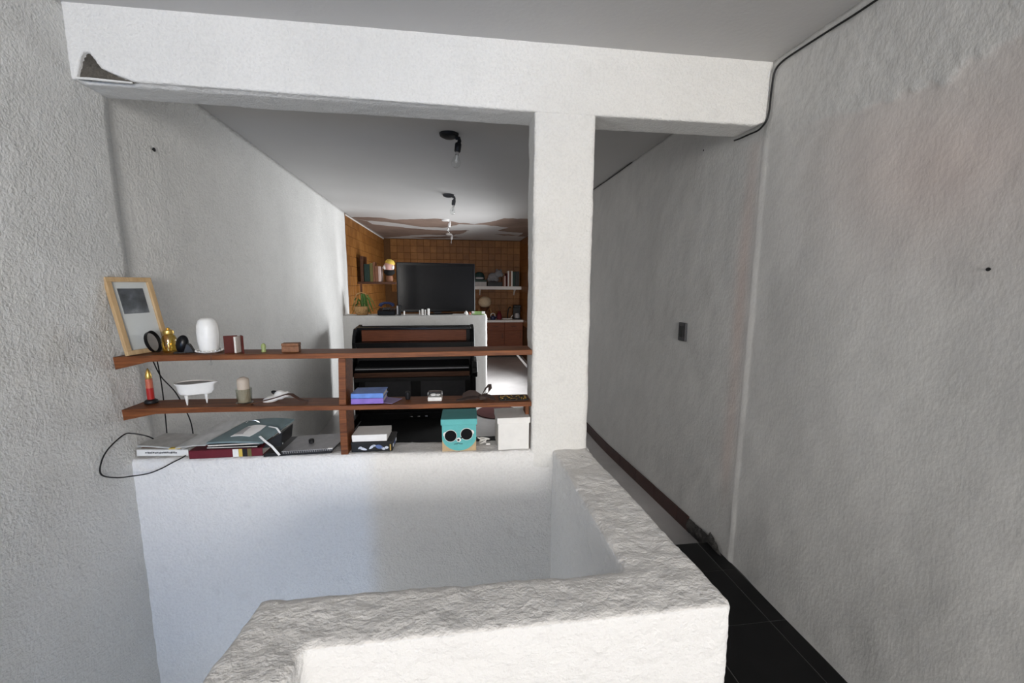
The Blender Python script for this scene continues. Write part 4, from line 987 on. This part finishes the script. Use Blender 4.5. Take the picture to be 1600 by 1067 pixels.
b = MB(); b.box(-.095, .095, -.06, .06, 0, .008); b.box(-.095, .095, -.06, -.054, .0081, .045); b.box(-.095, .095, .054, .06, .0081, .045); b.box(-.095, -.089, -.0539, .0539, .0081, .045); b.box(.089, .095, -.0539, .0539, .0081, .045)
b.obj('body', M['soft_green'], t_, bevel=.002); MB().box(-.10, -.06, -.066, -.0605, .020, .052).obj('label', M['white'], t_); MB().box(.05, .10, -.066, -.0605, .012, .050).obj('label', M['white'], t_)

# ------------------------------------------------------------------ far room: shelves, counter
# left shelf with side panel
t_ = thing('wall_shelf', 'brown wall shelf with a tall side panel on the ochre tiled wall', 'shelf', (-1.655, 7.25, 1.51))
MB().box(.006, .62, -.16, .16, 0, .040).obj('board', M['dark_wood'], t_, bevel=.003)
MB().box(.055, .100, -.155, .155, .0405, .46).obj('side_panel', M['dark_wood'], t_, bevel=.003)
MB().box(.04, .07, -.16, -.13, -.55, -.001).obj('bracket', M['dark_wood'], t_, bevel=.003)
def upright_book(x, y, z, w, h, d, cover, label, group, tilt=0):
    t_ = thing('book', label, 'book', (x, y, z), (0, tilt, 0), group); c = .004
    b = MB(); b.box(-w/2, -w/2+c, -d/2, d/2, 0, h); b.box(w/2-c, w/2, -d/2, d/2, 0, h); b.box(-w/2+c, w/2-c, -d/2, -d/2+c, 0, h); b.obj('cover', cover, t_)
    MB().box(-w/2+c+.0005, w/2-c-.0005, -d/2+c+.0005, d/2-.006, .004, h-.006).obj('pages', M['pages'], t_); return t_
g = 'books on the brown wall shelf'
zb = 1.5505
for xk, wk, hk, mk, lb in ((-1.498, .085, .290, 'dark_green', 'thick dark green book at the left of the brown shelf'), (-1.426, .048, .305, 'olive', 'olive book beside the dark green one'), (-1.386, .026, .325, 'brown_cover', 'tallest brown book on the brown shelf'), (-1.342, .050, .262, 'brown_cover', 'shorter brown book on the brown shelf'), (-1.296, .036, .255, 'pink_cover', 'pale pink book at the right end of the row')):
    upright_book(xk, 7.20, zb, wk, hk, .2, M[mk], lb, g)
t_ = thing('doll', 'vinyl doll with a yellow cap on the brown wall shelf', 'doll', (-1.150, 7.19, zb))
b = MB(); b.lathe([(0, .001), (.05, 0), (.06, .05), (.05, .10), (0, .11)], 16); b.obj('body', M['brown_cover'], t_, smooth=True)
MB().sphere((0, 0, .165), .092, .085, .060, 20, 12).obj('coat', M['black_cloth'], t_, smooth=True)
MB().sphere((0, -.01, .255), .088, .085, .085, 20, 14).obj('head', M['skin'], t_, smooth=True)
MB().lathe([(.082, 0), (.080, .03), (.055, .066), (0, .082)], 20, mat=Matrix.Translation((.012, -.012, .300))@Matrix.Rotation(R(14), 4, 'Y')).obj('cap', M['yellow'], t_, smooth=True)
for sx_ in (-1, 1): MB().sphere((.065*sx_+.0, -.060, .240), .026, .022, .036, 12, 8).obj('tuft', M['white'], t_, smooth=True)
# white shelf right
t_ = thing('wall_shelf', 'thick white wall shelf on the far tiled wall', 'shelf', (.95, 9.77, 1.40))
MB().box(-.62, .54, -.15, .139, 0, .075).obj('board', M['white_paint'], t_, bevel=.004)
for xk in (-.45, .38): MB().prism([(-.10, -.002), (.138, -.002), (.138, -.14)], xk, xk+.03, 'yz').obj('bracket', M['white_paint'], t_)
zb = 1.4755
t_ = thing('helmet', 'shiny dark teal helmet at the left of the white shelf', 'helmet', (.500, 9.74, zb+.15))
MB().lathe([(.115, .0), (.128, .02), (.125, .09), (.095, .155), (.05, .18), (0, .187)], 22).obj('shell', M['teal_dark'], t_, smooth=True)
MB().box(-.09, .09, -.15, -.09, .015, .06).obj('visor', M['silver'], t_, bevel=.02)
t_ = thing('box_stack', 'flat grey box under the dark teal helmet', 'box', (.515, 9.74, zb)); MB().box(-.13, .15, -.11, .10, 0, .10).obj('base', M['grey_card'], t_, bevel=.003); MB().box(-.132, .152, -.112, .102, .101, .149).obj('lid', M['dark_green'], t_, bevel=.003)
t_ = thing('plush_toy', 'grey plush animal sitting in the middle of the white shelf', 'toy', (.86, 9.74, zb+.102))
b = MB(); b.sphere((-.03, 0, .11), .13, .09, .11); b.sphere((.10, -.01, .20), .09, .08, .085); b.sphere((.16, -.04, .17), .05, .05, .05); b.sphere((-.12, -.02, .06), .06, .06, .06); b.sphere((.05, -.05, .05), .055, .06, .05)
o = b.obj('body', M['plush'], t_); md = o.modifiers.new('r', 'REMESH'); md.mode = 'VOXEL'; md.voxel_size = .012; md.use_smooth_shade = True
MB().sphere((.06, .03, .275), .03, .015, .035).obj('ear', M['plush'], t_, smooth=True); MB().sphere((.15, .03, .265), .03, .015, .035).obj('ear', M['plush'], t_, smooth=True)
t_ = thing('box', 'flat black box under the grey plush animal', 'box', (.86, 9.74, zb)); MB().box(-.17, .17, -.12, .12, 0, .070).obj('base', M['black'], t_, bevel=.003); MB().box(-.172, .172, -.122, .122, .0705, .1005).obj('lid', M['black'], t_, bevel=.003)
g = 'books on the white shelf'
for xk, wk, hk, mk, lb in ((1.06, .030, .21, 'brown_cover', 'short brown book right of the plush animal'), (1.098, .034, .24, 'pink_cover', 'pale pink book on the white shelf'), (1.14, .036, .30, 'dark_red', 'dark red book on the white shelf'), (1.18, .030, .36, 'white', 'tall white book on the white shelf'), (1.222, .042, .35, 'brown_cover', 'tall brown book between two white books'), (1.262, .030, .36, 'white', 'tall white book beside the black file'), (1.31, .058, .34, 'dark_green', 'thick dark green book on the white shelf'), (1.39, .090, .35, 'black', 'thick black file at the right end of the white shelf')):
    upright_book(xk, 9.73, zb, wk, hk, .22, M[mk], lb, g)

# kitchen cabinet and counter
KC = thing('kitchen_cabinet', 'red brown kitchen cabinet under the counter at the far right', 'cabinet', (.90, 9.60, -.199))
MB().box(-.70, .585, -.28, .30, .08, .855).obj('carcass', M['red_wood'], KC); MB().box(-.70, .585, -.22, .30, .0305, .079).obj('plinth', M['black'], KC)
for k in range(3):
    xa = -.69+k*.425
    o = MB().box(xa, xa+.415, -.302, -.2805, .66, .845).obj('drawer', M['red_wood'], KC, bevel=.003); MB().box(xa+.15, xa+.27, -.312, -.3025, .75, .765).obj('handle', M['dark_wood'], o)
    o = MB().box(xa, xa+.415, -.302, -.2805, .10, .652).obj('door', M['red_wood'], KC, bevel=.003); MB().box(xa+.36, xa+.375, -.312, -.3025, .48, .60).obj('handle', M['dark_wood'], o)
o = MB().box(-.72, .59, -.33, .305, 0, .05).obj('countertop', M['white_paint'], bevel=.004, loc=(.90, 9.60, .6575)); tag(o, 'pale countertop on the red brown kitchen cabinet', 'countertop')
CZ = .708
t_ = thing('table_lamp', 'round beige globe lamp on a dark stand, on the counter', 'lamp', (.61, 9.45, CZ))
MB().lathe([(0, 0), (.08, 0), (.085, .015), (.03, .04), (.02, .10), (.025, .17), (.08, .24), (.12, .285), (0, .286)], 20).obj('stand', M['dark_wood'], t_, smooth=True)
MB().sphere((0, 0, .405), .152, .152, .130, 24, 14).obj('shade', M['beige_shade'], t_, smooth=True)
MB().tube([(-.13, 0, .26), (-.14, 0, .15), (-.13, 0, .0)], .012, 8).obj('strut', M['straw'], t_, smooth=True); MB().tube([(.13, 0, .26), (.15, 0, .15), (.14, 0, .0)], .012, 8).obj('strut', M['straw'], t_, smooth=True)
t_ = thing('kettle', 'navy enamel kettle with a white handle, left on the counter', 'kettle', (.79, 9.36, CZ))
MB().lathe([(0, 0), (.055, 0), (.062, .02), (.055, .075), (.03, .095), (0, .10)], 20).obj('body', M['navy'], t_, smooth=True)
MB().tube([(-.05, 0, .075), (-.045, 0, .13), (0, 0, .155), (.045, 0, .13), (.05, 0, .075)], .009, 8).obj('handle', M['white_gloss'], t_, smooth=True)
MB().tube([(.05, 0, .04), (.085, 0, .07), (.095, 0, .09)], [.014, .010, .008], 8).obj('spout', M['navy'], t_, smooth=True)
t_ = thing('vase', 'dark maroon vase on the counter', 'vase', (.945, 9.42, CZ))
MB().lathe([(0, 0), (.05, 0), (.07, .06), (.05, .13), (.025, .16), (.035, .19), (.030, .19), (.02, .16), (0, .15)], 20).obj('body', M['maroon'], t_, smooth=True)
MB().tube([(0, 0, .15), (.01, 0, .24), (-.02, 0, .33)], .006, 6).obj('stem', M['dark_wood'], t_, smooth=True)
t_ = thing('faucet', 'dark curved faucet on a pale base, on the counter', 'faucet', (1.15, 9.50, CZ))
MB().box(-.12, .10, -.05, .05, 0, .025).obj('base', M['white_gloss'], t_, bevel=.008); MB().tube([(0, 0, .025), (.0, 0, .12), (.02, 0, .24), (.05, -.03, .29), (.06, -.09, .27)], .014, 8).obj('spout', M['black'], t_, smooth=True)
MB().tube([(.08, 0, .025), (.09, 0, .06), (.12, -.01, .09)], .010, 8).obj('lever', M['white_gloss'], t_, smooth=True)
t_ = thing('coffee_maker', 'black coffee maker at the right end of the counter', 'coffee maker', (1.37, 9.50, CZ))
MB().box(-.085, .085, -.09, .10, 0, .03).obj('base', M['black'], t_, bevel=.006); MB().box(-.085, .085, .03, .10, .0305, .27).obj('tower', M['black'], t_, bevel=.008); MB().box(-.085, .085, -.09, .10, .2705, .335).obj('head', M['black'], t_, bevel=.012)
MB().lathe([(0, .031), (.055, .031), (.062, .06), (.055, .12), (.04, .145), (0, .146)], 18, mat=Matrix.Translation((0, -.03, 0))).obj('jug', M['silver'], t_, smooth=True)
